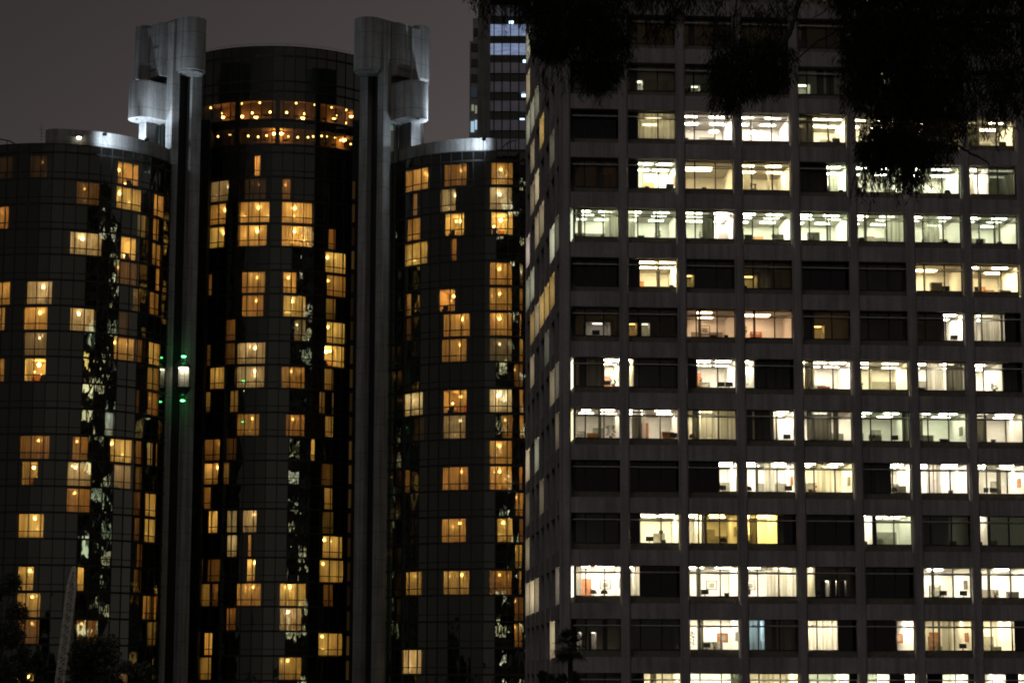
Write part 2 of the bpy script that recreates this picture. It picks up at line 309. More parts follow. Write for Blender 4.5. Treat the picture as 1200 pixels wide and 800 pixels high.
def frame_mesh(m, s0, s1, z0, z1, t):       # window frame: border, two mullions, transom; the sill panel below the glass
    w = s1-s0; g0 = z0+.52
    m.box(OT, (s0, t-.03, z0), (s1, t+.04, g0), 1)
    m.box(OT, (s0, t-.06, g0), (s1, t+.05, g0+.06), 0); m.box(OT, (s0, t-.05, z1-.05), (s1, t+.05, z1), 0)
    for u in (.008, .235, .645, .992): m.box(OT, (s0+u*w-.042, t-.05, g0+.06), (s0+u*w+.042, t+.05, z1-.05), 0)
    m.box(OT, (s0+.01, t-.045, z1-.56), (s1-.01, t+.045, z1-.50), 0)
    m.box(OT, (s0-.2, .34, z1-.52), (s1+.2, .40, z1-.44), 2)
def room_box(m, s0, s1, z0, z1, t0, t1, mw=0):
    P = OT
    m.face([P(s0,t1,z0),P(s1,t1,z0),P(s1,t1,z1),P(s0,t1,z1)], mw)
    m.face([P(s0,t0,z0),P(s0,t1,z0),P(s0,t1,z1),P(s0,t0,z1)], mw); m.face([P(s1,t1,z0),P(s1,t0,z0),P(s1,t0,z1),P(s1,t1,z1)], mw)
    m.face([P(s0,t0,z1),P(s0,t1,z1),P(s1,t1,z1),P(s1,t0,z1)], mw+1 if mw == 0 else mw); m.face([P(s0,t0,z0),P(s1,t0,z0),P(s1,t1,z0),P(s0,t1,z0)], mw+2 if mw == 0 else mw)
def fold_curtain(m, T, s0, s1, z0, z1, t, amp=.05, step=.11):
    n = max(2, int((s1-s0)/step)); pr = None
    for i in range(n+1):
        s = s0+(s1-s0)*i/n; tt = t+amp*sin(i*2.1+s0*7)*(.5+.5*sin(i*.9+z0))
        q = (T(s, tt, z0), T(s, tt, z1))
        if pr: m.face([pr[0], q[0], q[1], pr[1]])
        pr = q
def panel(name, s, t, z, ws, wt, mt, parent):
    m = MB(); m.box(OT, (s-ws/2, t-wt/2, z-.03), (s+ws/2, t+wt/2, z), 0); return m.build(name, mt, parent)
STUFF = MB()
LIT = {}
for (k, b), (rooms, cur) in sorted(R.items()):
    z0, z1 = TOP[k], TOP[k+1]-SPH; s0, s1 = ((b-1)*BAY+.26 if b > 1 else RS+.05), b*BAY-.26; t = REC
    minor = k >= 12 or (k == 11 and b in (1, 4, 6, 7))
    if minor and not (k == 13 and b in (5, 6)):
        frame_mesh(STUFF, s0, s1, z0, z1, t); win = None
    else:
        m = MB(); frame_mesh(m, s0, s1, z0, z1, t); win = m.build('window', [M_FRAME, M_SILL, M_TRANS], office)
    par = win if win is not None else office
    rng = random.Random(k*31+b)
    gm = MB(); gm.face([OT(s0,t,z0+.55),OT(s1,t,z0+.55),OT(s1,t,z1),OT(s0,t,z1)])
    if win is not None: gm.build('pane', M_OGLASS, win)
    else:
        STUFF.face([OT(s0,t,z0+.55),OT(s1,t,z0+.55),OT(s1,t,z1),OT(s0,t,z1)], 3)
    # split into non-overlapping rooms; later entries (glimpses) sit inside darker ones as small lit openings
    big = []; small = []
    for r in rooms:
        (small if any(o is not r and o[0] <= r[0] and o[1] >= r[1] for o in rooms) else big).append(r)
    segs = []; x = 0.0
    for r in sorted(big):
        if r[0] > x+.01: segs.append((x, r[0], 0, 'n'))
        segs.append(r); x = r[1]
    if x < .99: segs.append((x, 1, 0, 'n'))
    rm = MB()
    for (u0, u1, lv, h) in segs:
        a0, a1 = s0+u0*(s1-s0)+.012-(.2 if u0 == 0 and b > 1 else 0), s0+u1*(s1-s0)-.012+(.2 if u1 == 1 else 0)
        zf, zc = z0-.05, z1+.10
        depth = rng.uniform(4.6, 6.6) if lv > 0 else 3.0
        if lv > 0 and 'deep':
            room_box(rm, a0, a1, zf, zc, t+.08, t+depth, 0)
        else:
            room_box(rm, a0, a1, zf, zc, t+.08, t+depth, 3)
        if lv >= .45 and a1-a0 > 1.2:      # what stands in the room: door, partitions, shelves
            yb_ = t+depth-.03; q = rng.random()
            if q < .35:
                dx = rng.uniform(a0+.2, a1-1.1); m = MB(); m.box(OT, (dx, yb_-.06, zf), (dx+.85, yb_, zf+2.1)); m.build('inner_door', rng.choice((M_WOOD, M_GREY, M_ORANGE)), par)
            if rng.random() < .45:
                dx = rng.uniform(a0+.1, a0+(a1-a0)*.5); w_ = rng.uniform(.9, (a1-a0)*.5+.4); yy_ = t+rng.uniform(2.2, 3.6)
                m = MB(); m.box(OT, (dx, yy_, zf), (min(dx+w_, a1-.05), yy_+.06, zf+rng.uniform(1.25, 1.75))); m.build('partition', M_GREY, par)
            if rng.random() < .35:
                dx = rng.uniform(a0+.2, a1-.9); m = MB()
                for j in range(5): m.box(OT, (dx, yb_-.4, zf+.3+j*.36), (dx+.8, yb_-.07, zf+.33+j*.36))
                m.box(OT, (dx-.03, yb_-.41, zf), (dx, yb_-.07, zf+1.8)); m.box(OT, (dx+.8, yb_-.41, zf), (dx+.83, yb_-.07, zf+1.8)); m.box(OT, (dx, yb_-.35, zf+1.03), (dx+.55, yb_-.1, zf+1.25)); m.box(OT, (dx+.2, yb_-.35, zf+1.39), (dx+.75, yb_-.1, zf+1.62))
                m.build('shelf', rng.choice((M_WOOD, M_GREY, M_BROWN)), par)
            if rng.random() < .4:
                dx = a1-.012 if rng.random() < .7 else a0+.075; m = MB(); m.box(OT, (dx-.06, t+1.6, zf+1.3), (dx-.02, t+2.5, zf+2.0)); m.build('notice_board', rng.choice((M_GREY, M_WOOD, M_SILL)), par)
        if lv >= .3:
            n = 2 if (a1-a0) > 2.2 else 1
            rows = [1.3, 2.8, 4.3] if k == 8 else [1.5, 3.6]
            arrangement = rng.random() < .5; style = rng.choice(('grid', 'grid', 'one', 'long', 'sparse')) if k != 8 else 'grid'
            if (k, b) in ((6, 4), (9, 3), (7, 7)): style = 'cove'
            if style == 'cove': panel('ceiling_light', a0+(a1-a0)*.42, t+2.9, zc-.01, (a1-a0)*.5, 1.0, lampmat(h, 36*lv**1.2), par); n = 0
            elif style == 'one' and n == 2: n = 1; rows = [1.9, 4.2]
            for i in range(n):
                for j, tt in enumerate(rows):
                    ss = a0+(a1-a0)*(i+.5)/n+(0.35 if arrangement and j % 2 else -.1)
                    ss = min(max(ss, a0+.65), a1-.65) if a1-a0 > 1.4 else (a0+a1)/2
                    panel('ceiling_light', ss, t+tt, zc-.01-.001*j, min(1.1, (a1-a0)*.7)+(.25 if style == 'long' else 0), .30 if n == 2 else .5, lampmat(h, (64 if lv < .8 else 104)*lv**1.4*(.8 if k == 8 else 1)), par)
        elif lv > 0:
            panel('hidden_fill_panel', a0+(a1-a0)*rng.uniform(.15,.85), t+rng.uniform(2.6,4.8), zf+.12, .3, .16, lampmat(h, 60*lv), par)  # added panel hidden below the sill, standing in for leaking corridor light
    rm.build('room', [M_WALL, M_CEIL, M_CARPET, M_DARK], par)
    for (u0, u1, lv, h) in small:   # a lit inner room or far opening seen through the dark one
        a0, a1 = s0+u0*(s1-s0), s0+u1*(s1-s0); zz0 = z0+.55; zz1 = z0+.55+(1.05 if lv < .45 else 1.35)
        sm = MB(); tt = t+1.6
        for q in range(1): room_box(sm, a0, a1, zz0, zz1, tt, tt+1.5, 3)
        room_box(sm, a0+.03, a1-.03, zz0+.03, zz1-.03, tt-.01, tt+1.45, 0)
        sm.build('inner_room', [M_WALL, M_CEIL, M_CARPET, M_DARK], par)
        panel('ceiling_light', (a0+a1)/2, tt+.6, zz1-.05, min(.7, (a1-a0)*.6), .25, lampmat(h, 9*lv), par)
    cm = {}
    for (u0, u1, kd) in cur:
        a0, a1 = s0+u0*(s1-s0)+.02, s0+u1*(s1-s0)-.02
        c = MB(); fold_curtain(c, OT, a0, a1, z0+.5, z1+.05, t+.30, .05 if kd != 's' else .04)
        c.build('curtain', {'s': M_SHEER, 'd': M_DRAPE, 'm': M_SHEER}[kd], par)
    LIT[(k, b)] = segs
STUFF2 = STUFF.build('window', [M_FRAME, M_SILL, M_TRANS, M_OGLASS], office); STUFF2['kind'] = 'stuff'; STUFF2['label'] = 'dark windows of the top storeys behind hanging leaves'

# side face windows: drawn blinds lit from within; (storey, bay) -> level, hue
SIDE = {(8,1):(.55,'g'),(5,1):(.95,'w'),(4,1):(.75,'n'),(1,1):(1.1,'w'),(8,2):(.75,'g'),(7,2):(.42,'y'),(5,2):(.25,'n'),(0,2):(.6,'n'),(10,2):(.1,'g'),
 (7,3):(.5,'y'),(6,3):(.1,'g'),(11,4):(.5,'y'),(9,4):(.4,'n'),(7,4):(.5,'y'),(3,4):(.14,'n'),(12,5):(.22,'g'),(10,5):(.6,'n'),(9,5):(.3,'n'),(7,5):(.4,'n'),(4,5):(.35,'g'),(1,5):(.4,'n'),
 (12,6):(.3,'g'),(11,6):(.3,'n'),(10,6):(.22,'n'),(8,6):(.35,'g'),(7,6):(.32,'y'),(6,6):(.3,'n'),(1,6):(.75,'n'),(14,7):(.4,'g'),(13,7):(.4,'n'),(12,7):(.4,'g'),(9,7):(.6,'k'),(8,7):(.25,'g'),(4,7):(.6,'n'),(1,7):(.5,'n'),(2,7):(.3,'n'),(3,7):(.1,'n')}
rs = random.Random(5)
dk = MB()
def blind_mat(h, lv):
    m, nt, out = mat('lit blind %s %.2f' % (h, lv)); g = N(nt, 'ShaderNodeNewGeometry')
    mp = N(nt, 'ShaderNodeMapping'); mp.inputs['Scale'].default_value = (5, 5, .1); L(nt, g.outputs['Position'], mp.inputs['Vector'])
    c = noise_mix(nt, [x*.6 for x in HUE[h]], HUE[h], 1.0, 3, mp.outputs[0]); e = N(nt, 'ShaderNodeEmission', Strength=lv)
    L(nt, c, e.inputs[0]); L(nt, e.outputs[0], out.inputs[0]); return m
_bl = {}
def blind(h, lv):
    k = (h, round(lv, 1))
    if k not in _bl: _bl[k] = blind_mat(h, max(.1, k[1]))
    return _bl[k]
for k in range(-2, 18):
    for b in range(1, NS+1):
        z0, z1 = TOP[k]+.5, TOP[k+1]-SPH; t0, t1 = (b-1)*SB+.4+(.5 if b == 1 else 0), b*SB-.4
        v = SIDE.get((k, b))
        if v is None:
            if b > 7 and rs.random() < .35: v = (.5, 'n')
        if v:
            m = MB(); m.face([OT(RS, t1, z0), OT(RS, t0, z0), OT(RS, t0, z1), OT(RS, t1, z1)])
            m.build('side_window', blind(v[1], v[0]*(2.2 if b == 1 else 10)), office)
        else: dk.face([OT(RS, t1, z0), OT(RS, t0, z0), OT(RS, t0, z1), OT(RS, t1, z1)])
        dk.box(OT, (RS-.02, (b-1)*SB+.3, TOP[k]), (RS+.03, b*SB-.3, z0))
o = dk.build('side_glazing', M_GLASS, office); o['kind'] = 'stuff'
def rear_mat(h, s):      # lit rooms full of things, seen only in the mirror glass
    m, nt, out = mat('lit rear rooms '+h); g = N(nt, 'ShaderNodeNewGeometry')
    mp = N(nt, 'ShaderNodeMapping'); mp.inputs['Scale'].default_value = (2.2, 2.2, 1.6); L(nt, g.outputs['Position'], mp.inputs['Vector'])
    c = noise_mix(nt, [x*.02 for x in HUE[h]], HUE[h], 1.0, 3, mp.outputs[0], .46, .6); e = N(nt, 'ShaderNodeEmission', Strength=s)
    L(nt, c, e.inputs[0]); L(nt, e.outputs[0], out.inputs[0]); return m
# rear and far side, seen only mirrored in the hotel glass
rw = [MB() for _ in range(4)]; base = MB()
for k in range(-2, 18):
    z0, z1 = TOP[k]+.5, TOP[k+1]-SPH
    for b in range(NB):
        q = rs.random(); i = 0 if q < .5 else 1 if q < .75 else 2 if q < .9 else 3
        for j in range(3):
            ii = i if rs.random() < .75 else 0; c0 = b*BAY+.4+j*1.22+.08; c1 = c0+(1.06 if rs.random() < .6 else .6); zz = z1-rs.choice((0, 0, .5, 1.0))
            rw[ii].face([OT(c1, T1+.02, z0), OT(c0, T1+.02, z0), OT(c0, T1+.02, zz), OT(c1, T1+.02, zz)])
for i, mt in enumerate((M_GLASS, rear_mat('n', 3.2), rear_mat('g', 2.4), rear_mat('w', 5.0))):
    o = rw[i].build('rear_glazing', mt, office); o['kind'] = 'stuff'
m = MB()
for k in range(-2, 19): m.box(OT, (0, T1+.03, TOP[k]-SPH), (W1, T1+.3, TOP[k]+.2))
for b in range(NB+1): m.box(OT, (b*BAY-.36, T1+.05, 0), (b*BAY+.36, T1+.6, ZT))
m.build('rear_wall', M_CONC, office)
m = MB(); m.box(OT, (RS-.04, REC-.04, 0), (RS+.04, REC+.04, ZT-.3)); m.build('corner_post', M_FRAME, office)
m = MB(); m.box(OT, (REC+.1, T1-.8, 0), (W1, T1, ZT)); m.box(OT, (W1-.8, .9, 0), (W1, T1-.85, ZT)); m.build('inner_wall', M_DARK, office)
# ================================================================== HOTEL GLASS TOWERS
def tower_T(c, a):           # local frame on the tower wall at angle a (0 faces the street): x along the wall, y inward, z up
    ca, sa = cos(a), sin(a)
    def T(x, y, z, R=0): return (c[0]+sa*(R-y)+ca*x, c[1]-ca*(R-y)+sa*x, z)
    return T
LAMP_GAIN = 140
class Tower:
    def __init__(s, name, label, c, Rr, n, zref, fh, ztop, off=0.0):
        s.c, s.R, s.n, s.zref, s.fh, s.zt, s.off = c, Rr, n, zref, fh, ztop, off
        s.o = empty(name, (c[0], c[1], 0), label, 'building', 'glass hotel towers'); s.used = set(); s.k = 0
    def pt(s, a, z, d=0): return (s.c[0]+sin(a)*(s.R-d), s.c[1]-cos(a)*(s.R-d), z)
    def cell(s, a): return math.floor((a-s.off)*s.n/(2*pi))
    def ang(s, i): return s.off+2*pi*i/s.n
    def local(s, a, y, z):    # a point y metres behind the flat pane that covers angle a
        i = s.cell(a); m = (s.ang(i)+s.ang(i+1))/2
        ra = s.R*cos(pi/s.n)/cos(a-m); return (s.c[0]+sin(a)*(ra-y), s.c[1]-cos(a)*(ra-y), z)
    def window(s, x0, x1, yb, lv, h, lamps=(), full=1.0, curtain=True, name='window'):
        a0, z = cyl(x0, yb, s.c[0], s.c[1], s.R); a1, _ = cyl(x1, yb, s.c[0], s.c[1], s.R)
        f = round((z-s.zref)/s.fh); zb = s.zref+f*s.fh
        if a1-a0 < .02: return
        lv = lv**1.9*1.25
        i0, i1 = s.cell(a0+.012), s.cell(a1-.012)
        while (i0, f) in s.used and i0 < i1: i0 += 1
        while (i1, f) in s.used and i1 > i0: i1 -= 1
        if (i0, f) in s.used: return
        a0 = max(a0, s.ang(i0)+.004); a1 = min(a1, s.ang(i1+1)-.004)
        for i in range(i0, i1+1): s.used.add((i, f))
        g = MB()
        for i in range(i0, i1+1): s.pane(g, i, zb, zb+s.fh)
        w = g.build(name, M_CLEAR, s.o)
        rng = random.Random(f*97+i0)
        z0, z1 = zb+.12, zb+.12+(s.fh-.30)*full
        rm = MB(); A0, A1 = s.ang(i0), s.ang(i1+1); d = .22
        def q(aa, ab, za, zb_, mi=1): rm.face([s.local(aa+1e-4, d, za), s.local(ab-1e-4, d, za), s.local(ab-1e-4, d, zb_), s.local(aa+1e-4, d, zb_)], mi)
        edges = sorted(set([A0, a0]+[s.ang(i) for i in range(i0+1, i1+1)]+[a1, A1]))
        for ea, eb in zip(edges, edges[1:]):
            mid = (ea+eb)/2
            if mid < a0 or mid > a1: q(ea, eb, zb, zb+s.fh)
            else: q(ea, eb, zb, z0); q(ea, eb, z1, zb+s.fh)
        D = 3.4
        P = lambda a, y, zz: s.pt(a, zz, y)
        n0, n1 = P(a0, .24, 0), P(a1, .24, 0)
        am = (a0+a1)/2; inw = Vector((-sin(am), cos(am), 0)); A = Vector(n0); B = Vector(n1)
        ex = (B-A).normalized()*.25
        A2, B2 = A+inw*D-ex, B+inw*D+ex
        zz0, zz1 = z0-.02, zb+s.fh-.2
        V = lambda p, zz: (p[0], p[1], zz)
        A1_, B1_ = A-ex, B+ex
        for p, r in ((A1_, A2), (A2, B2), (B2, B1_)): rm.face([V(p, zz0), V(r, zz0), V(r, zz1), V(p, zz1)], 0)
        rm.face([V(A1_, zz1), V(A2, zz1), V(B2, zz1), V(B1_, zz1)], 0); rm.face([V(A1_, zz0), V(B1_, zz0), V(B2, zz0), V(A2, zz0)], 0)
        # dark outside of the room box so that no light leaks into the tower
        rm.build('room', [M_HWALL, M_DARK], w)
        if curtain:
            c = MB(); nn = max(3, int((B-A).length/.13)); pr = None
            # some rooms have the sheer drawn right across, others leave a gap
            for i in range(nn+1):
                u = i/nn; p = A+(B-A)*u+inw*(.16+.05*sin(i*2.3+f)*(.4+.6*sin(i*.7+f*3)))
                cur_ = (V(p, zz0), V(p, zz1))
                if pr: c.face([pr[0], cur_[0], cur_[1], pr[1]])
                pr = cur_
            c.build('curtain', M_HCURT, w)
        else:
            side = rng.choice((0.04, .62)); e2 = (B-A).normalized(); wd_ = (B-A).length
            c = MB(); pr = None
            for i in range(6):
                p = A+e2*(side*wd_+i*.13)+inw*(.18+.06*(i % 2)); cur_ = (V(p, zz0), V(p, zz1))
                if pr: c.face([pr[0], cur_[0], cur_[1], pr[1]])
                pr = cur_
            c.build('curtain', M_HCURT, w)
            fm = MB(); o_ = A+e2*wd_*.5+inw*2.0
            fm.box(lambda x, y, z: tuple(o_+e2*x+inw*y+Vector((0, 0, z))), (-.9, 0, zz0+.02), (.9, 1.0, zz0+.55)); fm.box(lambda x, y, z: tuple(o_+e2*x+inw*y+Vector((0, 0, z))), (-.9, 1.02, zz0+.02), (.9, 1.1, zz0+1.1)); fm.build('bed', M_WOOD, w)
            fm = MB(); o2 = A+e2*wd_*(.2 if side > .5 else .8)+inw*.6
            fm.box(lambda x, y, z: tuple(o2+e2*x+inw*y+Vector((0, 0, z))), (-.3, 0, zz0+.02), (.3, .5, zz0+.45)); fm.box(lambda x, y, z: tuple(o2+e2*x+inw*y+Vector((0, 0, z))), (-.3, .4, zz0+.46), (.3, .5, zz0+.9)); fm.build('armchair', M_DARK, w)
        wd = (B-A).length
        if not curtain: pass
        if not lamps: lamps = [(x0+(x1-x0)*rng.choice((.15, .3, .5, .7, .85)), rng.choice((.3, .4, .8, .85)), 1)]
        tot = sum(l[2] for l in lamps)
        for (lx, hf, st) in lamps:
            u = min(.92, max(.08, (lx-x0)/(x1-x0))); p = A+(B-A)*u+inw*(.75 if curtain else 1.6)
            m = MB(); m.ball((p.x, p.y, z0+(s.fh-.35)*hf), .10, 0, 8, 5)
            m.build('room_lamp', lampmat(h, LAMP_GAIN*lv*(wd/2.6)**.8*(.42 if curtain else .45)*st/tot**.5), w)
            # one more unseen lamp deeper in the room evens the light out
        p = (A+B)/2+inw*1.9; m = MB(); m.ball((p.x, p.y, z0+(2.25 if curtain else 2.1)), .17, 0, 8, 5)
        m.build('room_lamp', lampmat(h, LAMP_GAIN*1.15*lv), w)
        return w
    def pane(s, g, i, za, zb, seed=0):
        rng = random.Random(i*7919+int(za*13)+s.n); j = [rng.gauss(0, .0045) for _ in range(3)]
        p = [s.pt(s.ang(i), za), s.pt(s.ang(i+1), za), s.pt(s.ang(i+1), zb), s.pt(s.ang(i), zb)]
        o = (sin(s.ang(i+.5)), -cos(s.ang(i+.5)))
        e = (j[0], -j[0]*.5+j[1], j[2], j[1])
        g.face([(q[0]+o[0]*k, q[1]+o[1]*k, q[2]) for q, k in zip(p, e)])
    def finish(s, bands, zlow=0.0):
        """bands: list of (z0,z1) storeys from the top; remaining floors regular below"""
        g = MB(); back = MB(); mu = MB()
        for (za, zb, f) in bands:
            for i in range(-s.n//2, s.n-s.n//2):
                if f is not None and ((i, f) in s.used or ((i+s.n), f) in s.used): continue
                if f == 'open': continue
                s.pane(g, i, za, zb)
        g.build('curtain_wall', M_GLASS, s.o)
        zl = min(b[0] for b in bands); ztp = max(b[1] for b in bands)
        for i in range(s.n):
            T = tower_T(s.c, s.ang(i)); TT = lambda x, y, z: T(x, y, z, s.R)
            mu.box(TT, (-.052, -.06, zl), (.052, .04, ztp+.02))
        for (za, zb, f) in bands:
            thick = [(za, .11)]
            if f is not None and f != 'open' and isinstance(f, int): thick.append((za+.27*s.fh, .048))
            elif f == 'open': thick[0] = (za, .13)
            for zc, hh in thick:
                for i in range(s.n):
                    a, b = s.ang(i), s.ang(i+1); r0, r1 = -.05, .05
                    p = [s.pt(a, zc-hh, r1), s.pt(b, zc-hh, r1), s.pt(b, zc-hh, r0), s.pt(a, zc-hh, r0)]
                    t = [(x, y, zc+hh) for x, y, _ in p]; mu.hexa([p[3], p[2], p[1], p[0], t[3], t[2], t[1], t[0]])
        mu.build('mullion_grid', M_MULL, s.o)
        # roof slab and parapet rim
        rf = MB(); poly = [s.pt(s.ang(i), 0, .12)[:2] for i in range(s.n)]
        rf.prism(poly, ztp-.5, ztp-.3); rf.build('roof', M_CONC, s.o)
        rm = MB()
        for i in range(s.n):
            a, b = s.ang(i), s.ang(i+1)
            p = [s.pt(a, ztp, -.03), s.pt(b, ztp, -.03), s.pt(b, ztp, .3), s.pt(a, ztp, .3)]; rm.hexa(p+[(x, y, ztp+.12) for x, y, _ in p])
        rm.build('parapet_rim', M_MULL, s.o)
def regular(zref, fh, ztop, extra=()):
    b = []; f = 0; z = zref
    while z > 0: 
        z0 = zref-(f+1)*fh
        b.append((max(z0, 0), z, -(f+1))); z = z0; f += 1
    return b

# ---------------- left tower
LT = Tower('hotel_tower', 'round dark glass hotel tower at the far left edge, cut by the frame', (-53.1, 257.69), 13.65, 64, 70.0, 2.887, 73.95)
for a in [
 (139,163,219,.7,'o',[(150,.85,.6),(157,.2,.8)],1,False),(137,167,250,.8,'y',[(139,.5,1),(157,.45,1.2)]),(89,117,237,.22,'b',[(101,.25,1.2)]),(182,193,257,.6,'o'),(-6,8,270,.45,'b'),
 (34,54,208,.10,'b',[(52,.2,1)]),(-2,13,208,.08,'b'),(82,119,300,.75,'p',[(94,.85,1.2)]),(140,160,306,.85,'y',[(145,.6,1),(156,.3,1.3)],1,False),(162,171,290,.22,'n'),(181,187,287,.5,'o'),
 (138,161,335,.26,'b'),(180,189,316,.4,'o'),(181,188,343,.5,'o'),(31,60,357,.7,'p',[(50,.9,1.2),(45,.35,.7)]),(-6,10,357,.55,'o',[(1,.85,1)]),(27,57,387,.78,'o',[(50,.85,1)]),
 (-8,4,387,.45,'o'),(82,110,388,.68,'p',[(92,.85,1.2)]),(177,187,372,.34,'o'),(140,153,392,.12,'b'),(28,55,416,.35,'p',[(48,.9,1.3)]),(28,54,447,.8,'y',[(45,.35,1),(36,.5,.6)],1,False),
 (134,158,423,.6,'o'),(176,187,430,.6,'y',[(179,.4,1.4)]),(175,186,489,.38,'b'),(-8,3,447,.35,'o'),(23,57,537,.36,'b'),(85,103,537,.34,'b'),(130,155,545,.75,'y',[(149,.4,1.6)]),
 (79,107,569,.62,'p',[(86,.88,1.5)]),(132,154,574,.42,'p',[(137,.9,1.2)]),(25,43,568,.4,'y',[(40,.4,1)],1,False),(78,106,600,.42,'b'),(174,180,547,.4,'p'),(172,184,601,.6,'y'),(158,164,489,.16,'b'),
 (21,50,631,.75,'y'),(171,183,640,.6,'y'),(20,38,692,.62,'y'),(91,98,692,.6,'y'),(19,46,723,.5,'y',[(41,.9,1.4)]),(20,45,753,.26,'b'),(169,180,728,.42,'o'),(90,116,754,.26,'b'),
 (17,38,812,.55,'y'),(162,168,660,.18,'b'),(162,167,688,.16,'b'),(130,150,815,.25,'o'),(121,133,515,.5,'c')]:  # last entry: a bluish room put in for a mirrored sign
    LT.window(*a)
def edge_slivers(Tw, x0, x1, y0, y1, lo, hi, p, seed):     # dim rooms near the rim, some put in for mirrored lights of neighbours
    r = random.Random(seed); y = y0
    while y < y1:
        if r.random() < p: Tw.window(x0+r.uniform(0, 3), x1-r.uniform(0, 3), y, r.uniform(lo, hi), r.choice('boy'))
        y += 28.5
edge_slivers(LT, 172, 187, 375, 790, .22, .5, .55, 1); edge_slivers(LT, 157, 168, 300, 700, .12, .25, .5, 2)
bl = regular(70.0, 2.887, 73.95)+[(70.0, 73.05, 0), (73.05, 73.95, None)]
LT.finish(bl)

# ---------------- right tower
RTW = Tower('hotel_tower', 'round dark glass hotel tower between the tall central one and the concrete office block', (-2.25, 263.19), 13.65, 64, 70.55, 2.927, 74.57, .03)
for a in [
 (447,457,232,.5,'y',[(455,.7,1)]),(475,500,223,.75,'o',[(491,.85,1),(498,.4,1)]),(520,546,217,.4,'b'),(576,601,216,.55,'o',[(583,.1,1),(594,.5,1)]),(482,487,250,.32,'b'),(517,533,246,.5,'n',[(523,.2,1.2)]),
 (574,600,246,.65,'n',[(583,.85,1.3)]),(476,494,281,.45,'o'),(521,543,276,.8,'y',[(528,.8,1)],1,False),(576,601,275,.9,'y',[(580,.5,1),(595,.8,1)],1,False),(448,457,262,.35,'o'),(449,457,293,.55,'y'),
 (475,499,309,.7,'y',[(479,.3,1.3)]),(529,534,303,.32,'b'),(574,600,336,.6,'o',[(582,.9,1)]),(513,532,364,.7,'b',[(521,.6,1)],1,False),(574,600,365,.55,'o',[(577,.7,1)]),(447,457,347,.48,'y'),
 (475,481,366,.4,'y'),(519,550,394,.6,'o',[(539,.9,1.3)]),(574,600,395,.72,'o',[(582,.88,1.1)]),(446,456,402,.7,'y'),(475,481,391,.16,'b'),(517,546,424,.46,'o',[(536,.4,1)]),(445,455,464,.42,'y'),
 (446,455,493,.42,'y'),(473,494,488,.75,'n',[(478,.75,1.4)]),(519,546,484,.6,'o',[(524,.5,.8)],1,False),(574,600,484,.95,'n',[(583,.75,1.4)]),(519,545,514,.42,'p',[(530,.2,.6)]),(588,601,514,.26,'o'),
 (574,600,543,.6,'o',[(583,.85,1.2)]),(518,548,574,.5,'b'),(574,600,574,.7,'o',[(580,.8,1),(593,.5,1)]),(473,480,578,.25,'o'),(450,456,548,.2,'b'),(449,454,606,.4,'y'),(484,495,514,.07,'b'),
 (517,545,634,.6,'o',[(527,.7,1)]),(583,601,632,.6,'y'),(452,462,636,.22,'b'),(474,492,697,.5,'y'),(519,549,697,.52,'y'),(574,600,697,.34,'b'),(444,452,702,.4,'o'),(455,461,718,.25,'b'),  # second entry: a lit room put in for a reflection
 (444,454,762,.4,'o'),(471,492,790,.75,'p'),(574,600,424,.25,'n'),(603,613,335,.2,'b'),(603,613,365,.25,'o'),(603,613,453,.2,'o')]:
    RTW.window(*a)
edge_slivers(RTW, 445, 457, 320, 790, .25, .5, .75, 3); edge_slivers(RTW, 459, 470, 420, 760, .1, .25, .5, 4); edge_slivers(RTW, 602, 614, 230, 780, .15, .4, .45, 5)
RTW.finish(regular(70.55, 2.927, 74.57)+[(70.55, 73.5, 0), (73.5, 74.57, None)])

